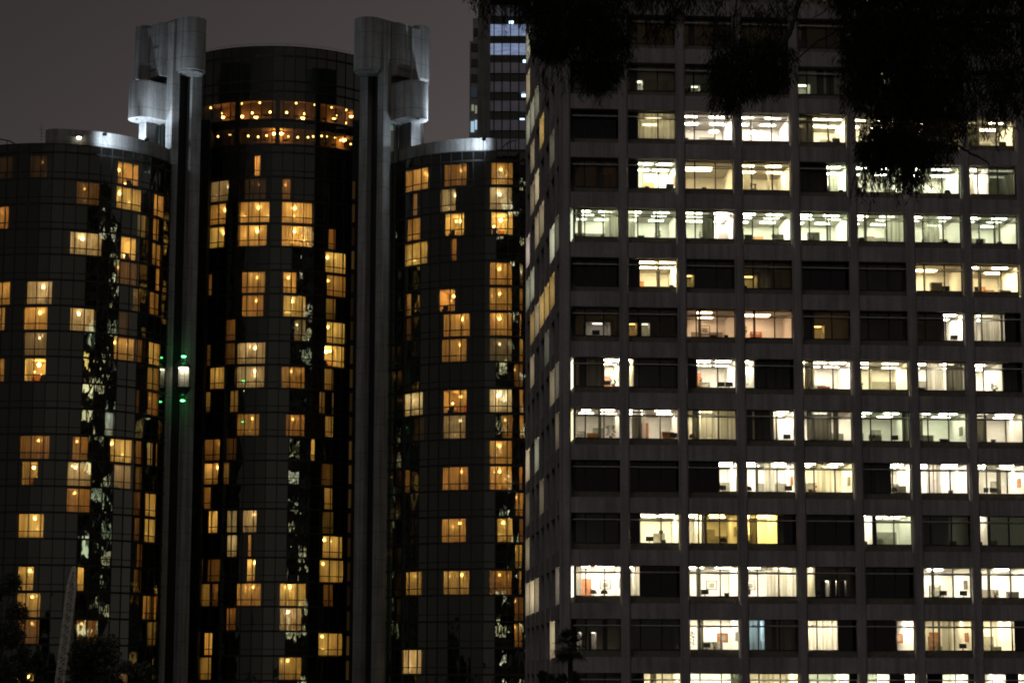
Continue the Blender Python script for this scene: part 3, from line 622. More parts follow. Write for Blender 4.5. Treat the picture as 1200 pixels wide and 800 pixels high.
# ---------------- central tower
CT = Tower('hotel_tower', 'tallest round glass hotel tower with two lamp-lit lounge storeys near its top', (-29.66, 278.22), 14.08, 66, 74.89, 2.888, 91.21, .02)
for a in [
 (298,306,207,.7,'b'),(245,267,235,.4,'p'),(239,263,264,.62,'o',[(262,.8,1)]),(239,261,291,.75,'y',[(254,.9,1)]),(281,315,262,.85,'o',[(304,.85,1),(284,.4,1),(313,.4,1)]),
 (280,312,289,.85,'o',[(297,.88,1.4),(284,.6,1)]),(329,366,262,.95,'o',[(342,.8,1),(345,.4,1),(357,.4,1)]),(330,366,289,.98,'o',[(346,.9,1),(344,.35,1),(358,.4,1)]),(286,311,234,.10,'b'),(331,340,233,.26,'b'),
 (382,406,319,.75,'y',[(397,.85,1.2)]),(384,406,347,.42,'o',[(397,.8,1)]),(383,394,361,.24,'y'),(283,310,343,.55,'o',[(292,.88,1.2)]),(283,308,371,.5,'b'),(332,347,343,.6,'o'),(332,358,371,.72,'y',[(337,.3,1),(341,.3,1)]),
 (384,405,403,.7,'y',[(397,.7,1)]),(386,394,282,.26,'b'),(245,261,454,.55,'y',[(248,.7,1)]),(277,310,427,.62,'p',[(290,.85,1.3)]),(277,309,455,.62,'p',[(296,.6,1.3)]),(269,278,472,.26,'y'),(277,303,511,.4,'o'),
 (236,256,541,.3,'b'),(230,254,569,.65,'o',[(241,.88,1.6)]),(257,267,574,.22,'y'),(381,404,431,.9,'y',[(396,.85,1)],1,False),(381,391,470,.28,'y'),(375,381,498,.24,'y'),(382,391,524,.34,'y'),(364,369,553,.55,'y'),
 (381,390,598,.36,'y'),(330,357,454,.42,'o'),(335,357,511,.36,'b'),(379,402,655,.7,'y',[(393,.8,1.2)]),(375,403,683,.6,'y'),(374,402,769,.65,'y'),(328,358,711,.85,'y',[(335,.88,1.3)]),(328,353,739,.62,'p',[(337,.8,1.4)]),
 (327,353,796,.5,'y'),(277,305,711,.58,'o'),(289,298,681,.85,'y'),(243,253,626,.75,'y'),(265,276,632,.35,'n'),(265,276,660,.5,'n'),(242,256,680,.2,'b'),(247,254,709,.25,'b'),(238,247,768,.62,'o'),(277,300,624,.5,'p',[(296,.85,1.4)]),
 (290,293.6,651,.35,'o'),(345,358,403,.25,'n')]:
    CT.window(*a)
edge_slivers(CT, 232, 246, 300, 790, .14, .4, .6, 6); edge_slivers(CT, 377, 392, 430, 780, .14, .36, .5, 7); edge_slivers(CT, 262, 276, 400, 780, .1, .28, .35, 8)
fl = regular(74.89, 2.888, 91.21)
CT.finish(fl+[(74.89, 77.93, 0), (77.93, 78.89, None), (78.89, 82.0, 'open'), (82.0, 85.65, 'open'), (85.65, 86.89, None), (86.89, 90.08, None), (90.08, 91.21, None)])
# the two open lounge storeys
gl = MB()
for (za, zb) in ((78.89, 82.0), (82.0, 85.65)):
    for i in range(CT.n): CT.pane(gl, i, za, zb)
gl.build('lounge_glazing', M_CLEAR, CT.o)
for (za, zb, drop) in ((78.89, 82.0, .95), (82.0, 85.65, 1.15)):
    m = MB(); n = CT.n
    for i in range(n):
        a, b = CT.ang(i), CT.ang(i+1)
        m.face([CT.pt(a, za, 4.6), CT.pt(b, za, 4.6), CT.pt(b, zb, 4.6), CT.pt(a, zb, 4.6)], 0)
        m.face([CT.pt(a, za+.1, .1), CT.pt(b, za+.1, .1), CT.pt(b, za+.1, 4.6), CT.pt(a, za+.1, 4.6)], 1)
        m.face([CT.pt(a, zb-.25, .1), CT.pt(b, zb-.25, .1), CT.pt(b, zb-.25, 4.6), CT.pt(a, zb-.25, 4.6)], 2)
        # bulkhead behind the upper glass
        m.face([CT.pt(a, zb-drop, .35), CT.pt(b, zb-drop, .35), CT.pt(b, zb-.05, .3), CT.pt(a, zb-.05, .3)], 3)
    m.build('lounge', [M_BROWN, M_CARPET, M_BROWN, M_DARK], CT.o)
    m = MB()
    for px in (277.5, 325.5, 373.5, 421, 232):
        a, _ = cyl(px, 130, CT.c[0], CT.c[1], CT.R); T = tower_T(CT.c, a); TT = lambda x, y, z: T(x, y, z, CT.R)
        m.box(TT, (-.27, .12, za), (.27, .7, zb))
    m.build('lounge_column', M_DARK, CT.o)
LU = [(247,126.5,1),(259.5,133,1),(283,121.5,1),(295.5,132.5,1.5),(304.5,120.5,1),(316.5,131.5,1.5),(336,132,1.5),(347,121,1),(357,133.5,1.5),(369,123,1),(388.5,126,.8),(394,135.5,.9),(405.5,129,1),(405.3,144.3,1)]
LL = [(255.5,160,1),(248.5,166,1.6),(269.5,158,1),(280.5,158.5,1),(291,159.5,1),(302.5,160.5,1),(312.5,159,1),(338,160,.8),(349,161,1),(361,161,1),(367,160,1),(377,159.5,1),(383,160,.7),(393,161.5,1),(399,164.5,1),(411,169,.8)]
for px, py, q in LU+LL:
    a, z = cyl(px, py, CT.c[0], CT.c[1], CT.R-1.6); p = (CT.c[0]+sin(a)*(CT.R-1.6), CT.c[1]-cos(a)*(CT.R-1.6), z)
    m = MB(); m.ball(p, .13*(q**.3), 0, 10, 6); m.tube([(p[0], p[1], z+.12), (p[0], p[1], z+.6)], .012, 4, 1)
    m.build('globe_lamp', [lampmat('y', 7.5*q), M_BLACK], CT.o)
for px, py, q in ((283,137,.8),(261,138,.7),(300,138,.5),(355,139,.7),(392,140,.6),(321,157,1),(330,157,1.2),(245,161,1),(403,165,1.4),(410,163,.6),(234,137,.5),(411.5,137,.5)):
    a, z = cyl(px, py, CT.c[0], CT.c[1], CT.R-3.9); p = (CT.c[0]+sin(a)*(CT.R-3.9), CT.c[1]-cos(a)*(CT.R-3.9), z)
    m = MB(); m.lathe(p, [(.16, -.1), (.28, .1), (.14, .12)], 10); m.build('wall_lamp', lampmat('o', 30*q), CT.o)
# dim diners' tables along the glass
for i in range(22):
    a = -1.0+i*.095; T = tower_T(CT.c, a); TT = lambda x, y, z: T(x, y, z, CT.R)
    for za in (82.1, 78.99):
        if random.random() < .7:
            m = MB(); p = T(0, 1.0, za, CT.R); m.lathe(p, [(.25, 0), (.04, .04), (.04, .68), (.42, .70), (.42, .74)], 10)
            m.build('lounge_table', M_BLACK, CT.o)
# railing on the crown
m = MB(); pts = []
for i in range(17): 
    a = -1.2+i*.15; pts.append(CT.pt(a, 91.75, .45)); m.tube([CT.pt(a, 91.3, .45), CT.pt(a, 91.75, .45)], .018, 4)
m.tube(pts, .018, 4); m.build('roof_railing', M_METAL, CT.o)
_lm = {}
def lobby_mat(v):
    v = round(v, 3)
    if v not in _lm: _lm[v] = blind_mat('b', v)
    return _lm[v]
# dim lift-lobby bays beside the shafts, one glazed slot per storey
for sgn, xs in ((-1, (227.5, 242)), (1, (411, 427))):
    Yf = 264.0
    A = at(xs[0], 300, Yf).x; B = at(xs[1], 300, Yf).x
    m = MB(); m.box(I3, (A, Yf+.3, 0), (B, Yf+8, 82)); m.build('lobby_wall', M_DARK, CT.o)
    for f in range(0, 22):
        zb = 74.89-2.888*(f+1)+.1; z1 = zb+2.2
        e0, e1 = (A+.05, A+.42) if sgn < 0 else (B-1.15, B-.78)
        if sgn > 0: e0, e1 = A+.1, A+.42
        m = MB(); m.box(I3, (A+.5 if sgn < 0 else A+.5, Yf, zb-.35), (B, Yf+.29, zb-.02)); m.build('lobby_ledge', M_DARK, CT.o)
        w = MB(); w.face([(e0, Yf+.1, zb), (e1, Yf+.1, zb), (e1, Yf+.1, z1), (e0, Yf+.1, z1)])
        rr = random.Random(f*3+sgn); w.build('lobby_window', lobby_mat(rr.choice((.05, .08, .03, .10, .14))*(1 if sgn < 0 else .35)), CT.o)
        if sgn < 0:
            w = MB(); w.face([(e1+.15, Yf+.1, zb), (B-.2, Yf+.1, zb), (B-.2, Yf+.1, z1), (e1+.15, Yf+.1, z1)]); w.build('lobby_pane', M_GLASS, CT.o)

# ---------------- roof screens (curved concrete walls on the two outer towers)
def roof_screen(Tw, a_in, a_out, zb, zt, endx):
    """thick arc wall from the shaft (a_in) round the front to a_out, ending in a drum"""
    m = MB(); r1, r0 = .55, 2.4; n = 28
    for i in range(n):
        a, b = a_in+(a_out-a_in)*i/n, a_in+(a_out-a_in)*(i+1)/n
        if a > b: a, b = b, a
        p = [Tw.pt(a, zb, r1), Tw.pt(b, zb, r1), Tw.pt(b, zb, r0), Tw.pt(a, zb, r0)]
        m.hexa(p+[(x, y, zt) for x, y, _ in p])
    w = m.build('roof_screen_wall', M_PYL, Tw.o, False)
    c = Tw.pt(a_out, 0, 1.75); m = MB(); poly = [(c[0]+1.15*cos(q*pi/12), c[1]+1.15*sin(q*pi/12)) for q in range(24)]
    m.prism(poly, zb, zt); m.build('roof_screen_end', M_PYL, Tw.o)
roof_screen(LT, 1.45, cyl(63, 168, LT.c[0], LT.c[1], LT.R)[0], 73.6, 75.9, 53)
roof_screen(RTW, -1.45, cyl(570, 165, RTW.c[0], RTW.c[1], RTW.R)[0], 74.3, 76.3, 590)
for Tw in (LT, RTW, CT):
    m = MB(); poly = [Tw.pt(Tw.ang(i), 0, 4.8)[:2] for i in range(Tw.n)]; m.prism(poly, 0, Tw.zt-.6); m.build('core_wall', M_DARK, Tw.o)
# roof-top clutter
def curved_rail(px0, px1, ybase, ytop, Tw, name, label):
    o = empty(name, at(px0, ybase, Tw.c[1]-Tw.R+3), label, 'rail')
    Y = Tw.c[1]-Tw.R+3.0; pts = []
    for i in range(9):
        q = i/8*pi/2; pts.append(at(px0+(px1-px0)*sin(q), ytop+(ybase-ytop)*(1-cos(q)), Y))
    m = MB(); m.tube(pts, .07, 6); m.build('hoop', M_BLACK, o)
    for px in (px0+(px1-px0)*.1, px0+(px1-px0)*.55):
        m = MB(); a = at(px, ytop+2, Y); m.tube([(a.x, a.y, Tw.zt-.4), tuple(a)], .05, 5); m.build('post', M_BLACK, o)
curved_rail(-6, 20, 173, 163, LT, 'roof_rail', 'black curved roof rail on the leftmost glass tower, at the frame edge')
curved_rail(606, 586, 183, 164.5, RTW, 'roof_rail', 'black curved roof rail in front of the far banded tower')
ant = empty('roof_antenna', at(49, 168, 250), 'thin mast antenna standing beside the curved roof screen of the left tower', 'antenna')
m = MB(); p = at(49, 168, 250); q = at(48.5, 146.5, 250); m.tube([(p.x, p.y, 73.4), tuple(q)], .035, 5); m.build('mast', M_METAL, ant)
for yy, w in ((152, .9), (156, .5), (160, .7)):
    c = at(49, yy, 250); m = MB(); m.tube([(c.x-w*.4, c.y, c.z), (c.x+w*.4, c.y, c.z)], .03, 4); m.build('crossbar', M_METAL, ant)

# ================================================================== CONCRETE LIFT SHAFTS
PX = 9.95    # pixels per metre at the shafts
def shaft(sgn, x_corner, label):
    Y0 = 254.0
    c0 = at(x_corner, 100, Y0); cx, cyy = c0.x, Y0
    h = sqrt(.5)
    def T(s, t, z):      # s: along the block, away from the street; t: outwards towards the nearer glass tower
        return (cx+sgn*(s+t)*h, cyy+(s-t)*h, z)
    def Z(py, s, t):
        p = T(s, t, 0); return at(600+(p[0])*F/p[1], py, p[1]).z
    root = empty('lift_shaft', (cx, cyy, 0), label, 'lift tower', 'concrete lift towers between the glass towers')
    sg = sgn
    def box(name, s0, s1, t0, t1, z0, z1, mt=M_PYL, bev=True):
        m = MB(); p = [T(s0,t0,z0),T(s1,t0,z0),T(s1,t1,z0),T(s0,t1,z0),T(s0,t0,z1),T(s1,t0,z1),T(s1,t1,z1),T(s0,t1,z1)]
        m.hexa(p); return m.build(name, mt, root)
    def stadium(name, cs, ct, r, axis, ln, z0, z1, rim=True):
        """rounded block: straight part of length ln along axis ('s' or 't'), rounded outer end(s)"""
        m = MB(); pts = []
        for q in range(17):
            a = pi*q/16
            if axis == 't': pts.append((cs+r*cos(a), ct+r*sin(a)))
            else: pts.append((cs-r*sin(a), ct+r*cos(a)))
        if axis == 't': pts += [(cs-r, ct-ln), (cs+r, ct-ln)]
        else:
            for q in range(17):
                a = pi*q/16; pts.append((cs+ln+r*sin(a), ct-r*cos(a)))
        m.prism([T(a, b, 0)[:2] for a, b in pts], z0, z1)
        o = m.build(name, M_PYL, root)
        return o
    zt = Z(24, 0, 0)
    zd0, zd1 = Z(82, -2, -2.1), Z(21.5, -2, -2.1)
    # near pair of slabs carrying the glass lift, with the dark hoistway between them
    box('guide_slab', 0, 1.2, -1.0, 0, 0, zt-.05)
    box('guide_slab', 0, 1.2, -4.25, -2.85, 0, zd0+.2)
    box('hoistway_wall', .75, 1.25, -2.86, -.99, 0, zd0+.3, M_DARK)
    for t in (-1.2, -2.65): 
        m = MB(); m.tube([T(.55, t, .5), T(.55, t, zd0)], .05, 4); m.build('guide_rail', M_METAL, root)
    # long body behind
    box('shaft_body', 1.21, 6.9, -3.7, -.45, 0, zd1-.6)
    stadium('motor_room', -.6, -2.1, 1.72, 's', 7.6, zd0, zd1)
    # raised soffit ring under the round end
    stadium('motor_room_lip', -.6, -2.1, 1.5, 's', 6.0, zd0-.25, zd0-.001)
    # projecting bay left of the corner, ending in a dark void above the lower drum
    zb = Z(88, 1.2, .8)
    box('upper_bay', 1.21, 3.29, -.46, .95, zb, zt-.15)
    box('upper_bay_cheek', 1.6, 3.28, .951, 1.05, zb+.9, zt-3.2)
    box('fin_slab', 3.3, 4.7, -.47, 1.3, 0, zt-.45)
    stadium('far_drum', 5.5, .35, 1.05, 't', 1.2, Z(94, 5.5, .6), Z(32, 5.5, .6))
    # lower drum: rounded nose towards the nearer glass tower
    zl0, zl1 = Z(140, 2.95, 2.5), Z(97.5, 2.95, 2.5)
    stadium('lower_drum', 2.95, 2.0, 1.74, 't', 2.4, zl0, zl1)
    m = MB(); p = T(2.95, 2.9, zl0-.07); m.lathe(p, [(.16, 0), (.16, .06)], 10); m.build('soffit_lamp_socket', M_DARK, root)
    # dark glazing below the drum
    m = MB()
    m.box(lambda x, y, z: T(x, y, z), (1.22, -.44, 0), (3.28, -.2, zl0-.25)); m.build('shaft_glazing', M_GLASS, root)
    for s in (1.9, 2.6):
        m = MB(); m.box(T, (s-.03, -.19, 0), (s+.03, -.14, zl0-.25)); m.build('glazing_bar', M_MULL, root)
    return root, T, Z, zl0, zd0
shL, TL, ZL, zlL, zdL = shaft(-1, 202.5, 'concrete lift tower with rounded drums and a lit lift car, left of the tallest tower')
shR, TR, ZR, zlR, zdR = shaft(+1, 449.5, 'concrete lift tower with rounded drums and an empty hoistway, right of the tallest tower')

# glass lift car
cpos = TL(-.85, -1.93, ZL(454, -.85, -1.93)); cz = cpos[2]
car = empty('lift_car', cpos, 'lit glass capsule lift with green lamps above and below, on the left lift tower', 'lift car')
r = .86; hgt = 2.35
m = MB(); m.lathe(cpos, [(.25, -.95), (.45, -.8), (.95, -.12), (.98, 0), (.9, .02)], 18); m.build('lower_cone', M_BLACK, car)
m = MB(); m.lathe((cpos[0], cpos[1], cz+hgt), [(.9, -.02), (.97, 0), (.97, .1), (.5, .5), (.12, .62)], 18); m.build('upper_cone', M_BLACK, car)
m = MB()
for i in range(18):
    a, b = 2*pi*i/18, 2*pi*(i+1)/18
    m.face([(cpos[0]+r*cos(a), cpos[1]+r*sin(a), cz+.02), (cpos[0]+r*cos(b), cpos[1]+r*sin(b), cz+.02), (cpos[0]+r*cos(b), cpos[1]+r*sin(b), cz+hgt-.02), (cpos[0]+r*cos(a), cpos[1]+r*sin(a), cz+hgt-.02)])
m.build('car_glass', M_OGLASS, car)
for i in range(9):
    a = 2*pi*i/9+.15; m = MB(); p = (cpos[0]+(r+.02)*cos(a), cpos[1]+(r+.02)*sin(a)); m.tube([(p[0], p[1], cz), (p[0], p[1], cz+hgt)], .03, 4); m.build('glazing_bar', M_MULL, car)
m = MB(); m.box(I3, (cpos[0]-.6, cpos[1]+.35, cz+.03), (cpos[0]+.6, cpos[1]+.45, cz+hgt-.05)); m.build('back_wall', plain('lift panel', (.6, .58, .52), .6), car)
m = MB(); m.lathe((cpos[0], cpos[1], cz+hgt-.14), [(.55, 0), (.55, .05)], 14); m.build('ceiling_lamp', lampmat('w', 13), car)
m = MB(); m.tube([(cpos[0]-.6, cpos[1]-.1, cz+.95), (cpos[0]+.6, cpos[1]-.1, cz+.95)], .03, 5); m.build('handrail', M_METAL, car)
for zz, nm in ((cz+hgt+1.28, 'green_lamp'), (cz-1.52, 'green_lamp')):
    m = MB(); m.lathe((cpos[0], cpos[1], zz), [(.1, -.08), (.26, -.04), (.26, .04), (.1, .08)], 12); m.build(nm, lampmat('G', 13), car)
for dz in (hgt+.6, -1.5):
    m = MB(); m.tube([(cpos[0], cpos[1], cz+dz), (cpos[0], cpos[1], cz+dz+.65)], .05, 5); m.build('bracket', M_BLACK, car)
for i in range(6):
    a = 2*pi*i/6; m = MB(); m.tube([(cpos[0]+.95*cos(a), cpos[1]+.95*sin(a), cz+hgt+.1), (cpos[0]+.7*cos(a), cpos[1]+.7*sin(a), cz+hgt+.6), (cpos[0]+.2*cos(a), cpos[1]+.2*sin(a), cz+hgt+1.0)], .03, 4); m.build('cage_bar', M_METAL, car)

# floodlights on the two outer roofs
def flood(pos, aim, energy, size, label, lit=True, power=None):
    o = empty('floodlight', pos, label, 'floodlight', 'roof floodlights aimed at the lift towers')
    d = (Vector(aim)-Vector(pos)).normalized(); x = d.cross(Vector((0, 0, 1))).normalized(); y = x.cross(d)
    m = MB(); P = Vector(pos)
    def TT(a, b, c): return tuple(P+x*a+y*b+d*c)
    m.box(TT, (-.22, -.16, -.22), (.22, .16, .0)); m.build('housing', M_BLACK, o)
    m = MB(); m.face([TT(-.19, -.13, .01), TT(.19, -.13, .01), TT(.19, .13, .01), TT(-.19, .13, .01)]); m.build('lens', lampmat('c', 6), o)
    m = MB(); m.tube([tuple(P), (P.x, P.y, P.z-.5)]+([(P.x, P.y+2.3, P.z-.75)] if 'edge' in label else []), .035, 5); m.build('stand', M_METAL, o)
    l = bpy.data.lights.new('floodlight_beam', 'SPOT'); l.energy = energy; l.color = (.72, .86, 1); l.spot_size = radians(size); l.spot_blend = .8; l.shadow_soft_size = .12
    b = bpy.data.objects.new('floodlight_beam', l); COL.objects.link(b); b.location = P+d*.06; b.rotation_euler = (-d).to_track_quat('Z', 'Y').to_euler()
    b.parent = o; b.matrix_parent_inverse = world_of(o).inverted()
FG = 1.25
def ptw(Tw, px, z, d):
    a, _ = cyl(px, 170, Tw.c[0], Tw.c[1], Tw.R); return Tw.pt(a, z, d)
flood(ptw(LT, 117, 75.0, -2.0), ptw(LT, 152, 75.0, .55), 1150*FG, 150, 'small floodlight on the left tower roof edge, shining along its curved screen')
flood(TL(3.6, 4.6, 75.8), TL(2.4, .8, zlL), 3200*FG, 115, 'floodlight at the foot of the left concrete lift tower, pointing up', )
flood(ptw(RTW, 568, 75.5, -2.0), ptw(RTW, 536, 75.4, .55), 1150*FG, 150, 'small floodlight on the right tower roof edge, shining along its curved screen')
flood(TR(3.6, 4.6, 76.2), TR(2.4, .8, zlR), 3200*FG, 115, 'floodlight at the foot of the right concrete lift tower, pointing up')
flood(TL(-1.3, 4.4, 76.0), TL(.5, 0, 83), 2600*FG, 62, 'floodlight on the left tower rim lighting the edge slab of the left concrete lift tower')
flood(TR(6.5, 4.2, 77.3), TR(4.0, 1.5, 86), 4500*FG, 90, 'floodlight on the right tower roof lighting the rounded far side of the lift tower')
# the lamp that faces the street on the left roof
p = ptw(LT, 92.5, 74.9, .3); o = empty('roof_lamp', p, 'bright white lamp with a hood on the left tower roof, facing the street', 'lamp')
m = MB(); m.lathe(p, [(.05, -.14), (.24, -.08), (.24, .08), (.05, .14)], 10); m.build('lens', lampmat('w', 10), o)
m = MB(); m.box(I3, (p[0]-.75, p[1]-.1, p[2]+.17), (p[0]+.3, p[1]+.3, p[2]+.3)); m.build('hood', M_BLACK, o)
m = MB(); m.tube([(p[0], p[1]+.2, p[2]+.15), (p[0], p[1]+.2, 73.8)], .04, 5); m.build('stand', M_METAL, o)

# ================================================================== FAR BANDED TOWER
ft = empty('office_tower', (0, 400, 0), 'distant tall tower with pale bands and dark glass strips, behind the right glass tower', 'building')
YF = 400.0
def fx(px, yy=YF): return at(px, 100, yy).x
def fz(py, yy=YF): return at(600, py, yy).z
xa, xb, xc = fx(560), fx(574.5), fx(640)
M_RIB = concrete('ribbed stone', (.34, .32, .31), None, .6, 3)
M_BAND = plain('blue grey spandrel', (.50, .50, .60), .6, 0, .12, .6)
M_BLIT = None
def band_glow():  # brightness of two spandrel bands is put in as emission
    m, nt, out = mat('glowing spandrel band'); g = N(nt, 'ShaderNodeNewGeometry')
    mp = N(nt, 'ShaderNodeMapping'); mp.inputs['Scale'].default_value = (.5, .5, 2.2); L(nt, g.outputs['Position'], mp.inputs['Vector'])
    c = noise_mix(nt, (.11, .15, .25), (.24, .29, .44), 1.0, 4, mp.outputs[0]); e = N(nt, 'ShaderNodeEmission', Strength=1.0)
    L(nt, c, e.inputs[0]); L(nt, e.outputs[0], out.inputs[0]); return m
M_BLIT = band_glow()
m = MB()
nr_ = 9
for i in range(nr_):
    a = xa+(xb-xa)*i/nr_; b = xa+(xb-xa)*(i+1)/nr_; mid = (a+b)/2
    m.box(I3, (a, YF-.35, 0), (mid, YF+20, fz(-60))); m.box(I3, (mid, YF, 0), (b-.001, YF+20, fz(-60)))
m.build('ribbed_wall', M_RIB, ft)
m = MB(); m.box(I3, (xb, YF+1.2, 0), (xc+20, YF+30, fz(-60))); m.build('dark_wall', M_DARK, ft)
per = 22.4; xr = xc+18
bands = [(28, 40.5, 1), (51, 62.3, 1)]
y = 6.5
while y < 900:
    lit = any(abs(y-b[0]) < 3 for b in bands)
    z1 = fz(y); z0 = fz(y+12.2)
    if z0 < 2: break
    m = MB(); m.box(I3, (xb, YF, z0), (xr, YF+1.1, z1))
    for px in list(range(0)): pass
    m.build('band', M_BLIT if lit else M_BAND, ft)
    m = MB(); zz0 = fz(y+22.2)
    m.box(I3, (xb, YF+.4, zz0+.05), (xr, YF+1.0, z0-.05)); m.build('window', M_GLASS, ft)
    y += 22.35
for px in (578.8, 588.2, 598, 608, 618, 628):
    m = MB(); x = fx(px); m.box(I3, (x-.09, YF-.12, 0), (x+.09, YF+.3, fz(-20))); m.build('mullion', M_MULL, ft)
for px, py in ((599, 25.8), (615.5, 71.5), (614, 111.5), (612, 140)):
    m = MB(); x, z = fx(px), fz(py); m.box(I3, (x-.42, YF+.2, z-.25), (x+.42, YF+.38, z+.25)); m.build('lit_window', lampmat('c', 3.0), ft)
# stepped side wing at its left
for x0p, x1p, yt in ((550, 553.6, 45), (553.6, 560, 18)):
    m = MB(); m.box(I3, (fx(x0p), YF+2, 0), (fx(x1p)-.01, YF+18, fz(yt))); m.build('side_wing', M_BAND if 0 else M_RIB, ft)
for x0p, x1p, y0p, y1p, lv, h in ((552.5,555.3,120,127,.35,'g'),(556.8,558.8,121,130,.35,'g'),(551.8,555.5,139.5,152,.85,'c'),(556.5,559,138,149,.95,'c'),(552,558.6,100,111,.06,'c')):
    m = MB(); m.box(I3, (fx(x0p), YF+1.8, fz(y1p)), (fx(x1p), YF+1.98, fz(y0p))); m.build('lit_window', blind(h, lv) if lv > .07 else lampmat('c', .03), ft)
for y0p in (30, 48, 66, 84):
    m = MB(); m.box(I3, (fx(551.5 if y0p > 45 else 554.2), YF+1.85, fz(y0p+9)), (fx(559.4), YF+1.99, fz(y0p))); m.build('window', M_GLASS, ft)
# ================================================================== EUCALYPTUS overhead
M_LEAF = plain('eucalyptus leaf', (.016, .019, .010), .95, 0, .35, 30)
for nn_ in M_LEAF.node_tree.nodes:
    if nn_.type == 'BSDF_PRINCIPLED': nn_.inputs['Specular IOR Level'].default_value = .1
M_BARK = plain('grey brown bark', (.05, .04, .032), .9, 0, .3, 8)
M_PALM = plain('palm leaf', (.020, .026, .012), .6, 0, .3, 10)
TY = 30.0
tree = empty('eucalyptus_tree', (9.6, TY, 0), 'black silhouetted eucalyptus with drooping leaf clumps hanging across the top right', 'tree')
rg = random.Random(3)
def leaf(m, p, d, ln, w):
    d = d.normalized(); side = d.cross(Vector((rg.uniform(-1, 1), rg.uniform(-1, 1), rg.uniform(-.3, .3)))).normalized()*w/2
    a = p+d*ln*.45+Vector((0, 0, -ln*.04)); e = p+d*ln+Vector((0, 0, -ln*.16))
    i = len(m.v); m.v += [tuple(p), tuple(a+side), tuple(e), tuple(a-side)]; m.f.append((i, i+1, i+2, i+3)); m.m.append(0)
CL = [ # px, py, rx, ry, number of sprays (each about 9 leaves)
 (575,-12,26,24,150),(598,-16,20,22,90),(618,-6,22,26,170),(640,4,26,24,230),(647,44,22,25,330),(650,60,14,12,90),(668,8,20,24,160),(690,-10,36,26,220),(702,28,33,34,430),(703,62,32,36,560),(704,92,17,16,110),
 (730,-16,30,22,110),(742,6,22,10,35),(758,-12,26,20,130),(788,-10,24,20,80),(795,10,14,14,50),(820,-16,24,24,80),(768,30,14,16,30),
 (838,26,18,24,45),(848,66,18,24,110),(862,42,12,22,40),(872,86,36,28,420),(905,78,22,28,300),(850,112,20,18,130),(856,124,10,10,30),(885,14,26,18,50),(905,30,14,22,35),(882,56,20,12,80),(925,14,18,20,40),
 (975,-16,28,18,130),(985,8,14,14,60),(1012,20,26,44,420),(1010,70,24,44,420),(1045,20,40,50,700),(1050,80,40,56,1000),(1062,140,34,50,700),(1050,178,40,34,600),(1028,172,22,22,200),(1068,205,16,18,110),(1090,60,40,70,900),(1100,130,26,40,360),
 (1095,170,22,26,200),(1010,110,16,20,110),(1130,12,46,36,420),(1140,62,40,30,150),(1175,26,46,42,380),(1165,84,30,22,90),(1190,94,30,30,110),(1160,125,44,12,100),(1180,108,26,36,80),(1125,100,16,30,110),(1222,56,30,60,200),(1250,10,60,60,400),(1040,-40,90,40,600),(1150,-40,90,50,700),(1230,-90,90,60,500),(900,-45,60,26,180),(780,-45,80,24,220),(640,-45,70,22,180),(1120,148,14,14,60),(1330,-40,110,90,900)]
crown = MB(); twig = MB()
for (px, py, rx, ry, n) in CL:
    n = int(n*.85)
    for _ in range(n):
        # denser towards the middle, ragged at the rim
        a = rg.uniform(0, 2*pi); q = rg.random()**.55*1.08
        x = px+rx*q*cos(a); yv = py+ry*q*sin(a)
        p = at(x, yv-3, TY+rg.gauss(0, .55)); base = Vector((rg.gauss(0, .35), rg.gauss(0, .35), -1))
        for j in range(7):
            o = p+Vector((rg.gauss(0, .05), rg.gauss(0, .06), rg.gauss(0, .07)))
            d = (base+Vector((rg.gauss(0, .42), rg.gauss(0, .42), rg.uniform(-.1, .35))))
            leaf(crown, o, d, rg.uniform(.07, .16), rg.uniform(.010, .017))
# long hanging streamers at the fringes
for (x0, x1, y0, y1, n) in ((628,735,70,92,22),(735,800,5,22,18),(830,900,60,118,16),(985,1030,90,130,10),(1000,1100,190,212,26),(1120,1200,60,140,46),(990,1110,20,60,12),(565,625,4,14,12),(1120,1200,120,150,22)):
    for _ in range(n):
        x, yv = rg.uniform(x0, x1), rg.uniform(y0, y1); p = at(x, yv, TY+rg.gauss(0, .3)); ln = rg.uniform(.15, .42); k = int(ln*55)
        sw = rg.gauss(0, .25)
        q = p+Vector((sw*ln*.5, 0, -ln)); twig.tube([tuple(p), tuple((p+q)/2+Vector((sw*.05, 0, 0))), tuple(q)], .0035, 3)
        for j in range(k):
            o = p+(q-p)*(j/k); leaf(crown, o, Vector((rg.gauss(0, .5), rg.gauss(0, .5), -1)), rg.uniform(.06, .13), rg.uniform(.009, .015))
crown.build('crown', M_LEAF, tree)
def limb(pts, r0, r1, name='limb'):
    P = [at(x, yv, TY+dz) for x, yv, dz in pts]
    # smooth by midpoint subdivision with a little wobble
    for _ in range(2):
        Q = [P[0]]
        for a, b in zip(P, P[1:]): Q += [a*.75+b*.25, a*.25+b*.75]
        P = Q+[P[-1]]
    P = [p+Vector((rg.gauss(0, .006), 0, rg.gauss(0, .006))) for p in P]
    n = len(P); m = MB(); m.tube([tuple(p) for p in P], [r0+(r1-r0)*i/(n-1) for i in range(n)], 6); return m.build(name, M_BARK, tree)
limb([(1290,-60,0),(1180,-48,0),(1060,-50,0),(960,-46,.1),(860,-60,.1),(740,-58,0),(620,-50,.1)], .12, .03)
limb([(990,-50,0),(948,-30,0),(936,0,0),(929,26,0),(925,42,0),(914,56,0),(893,68,.1),(860,80,.1)], .05, .02)
limb([(1045,35,0),(1010,30,0),(985,34,0),(955,50,0),(932,72,0),(905,92,0)], .02, .008, 'twig')
limb([(1010,42,0),(988,46,0),(972,55,0),(963,66,0)], .009, .004, 'twig')
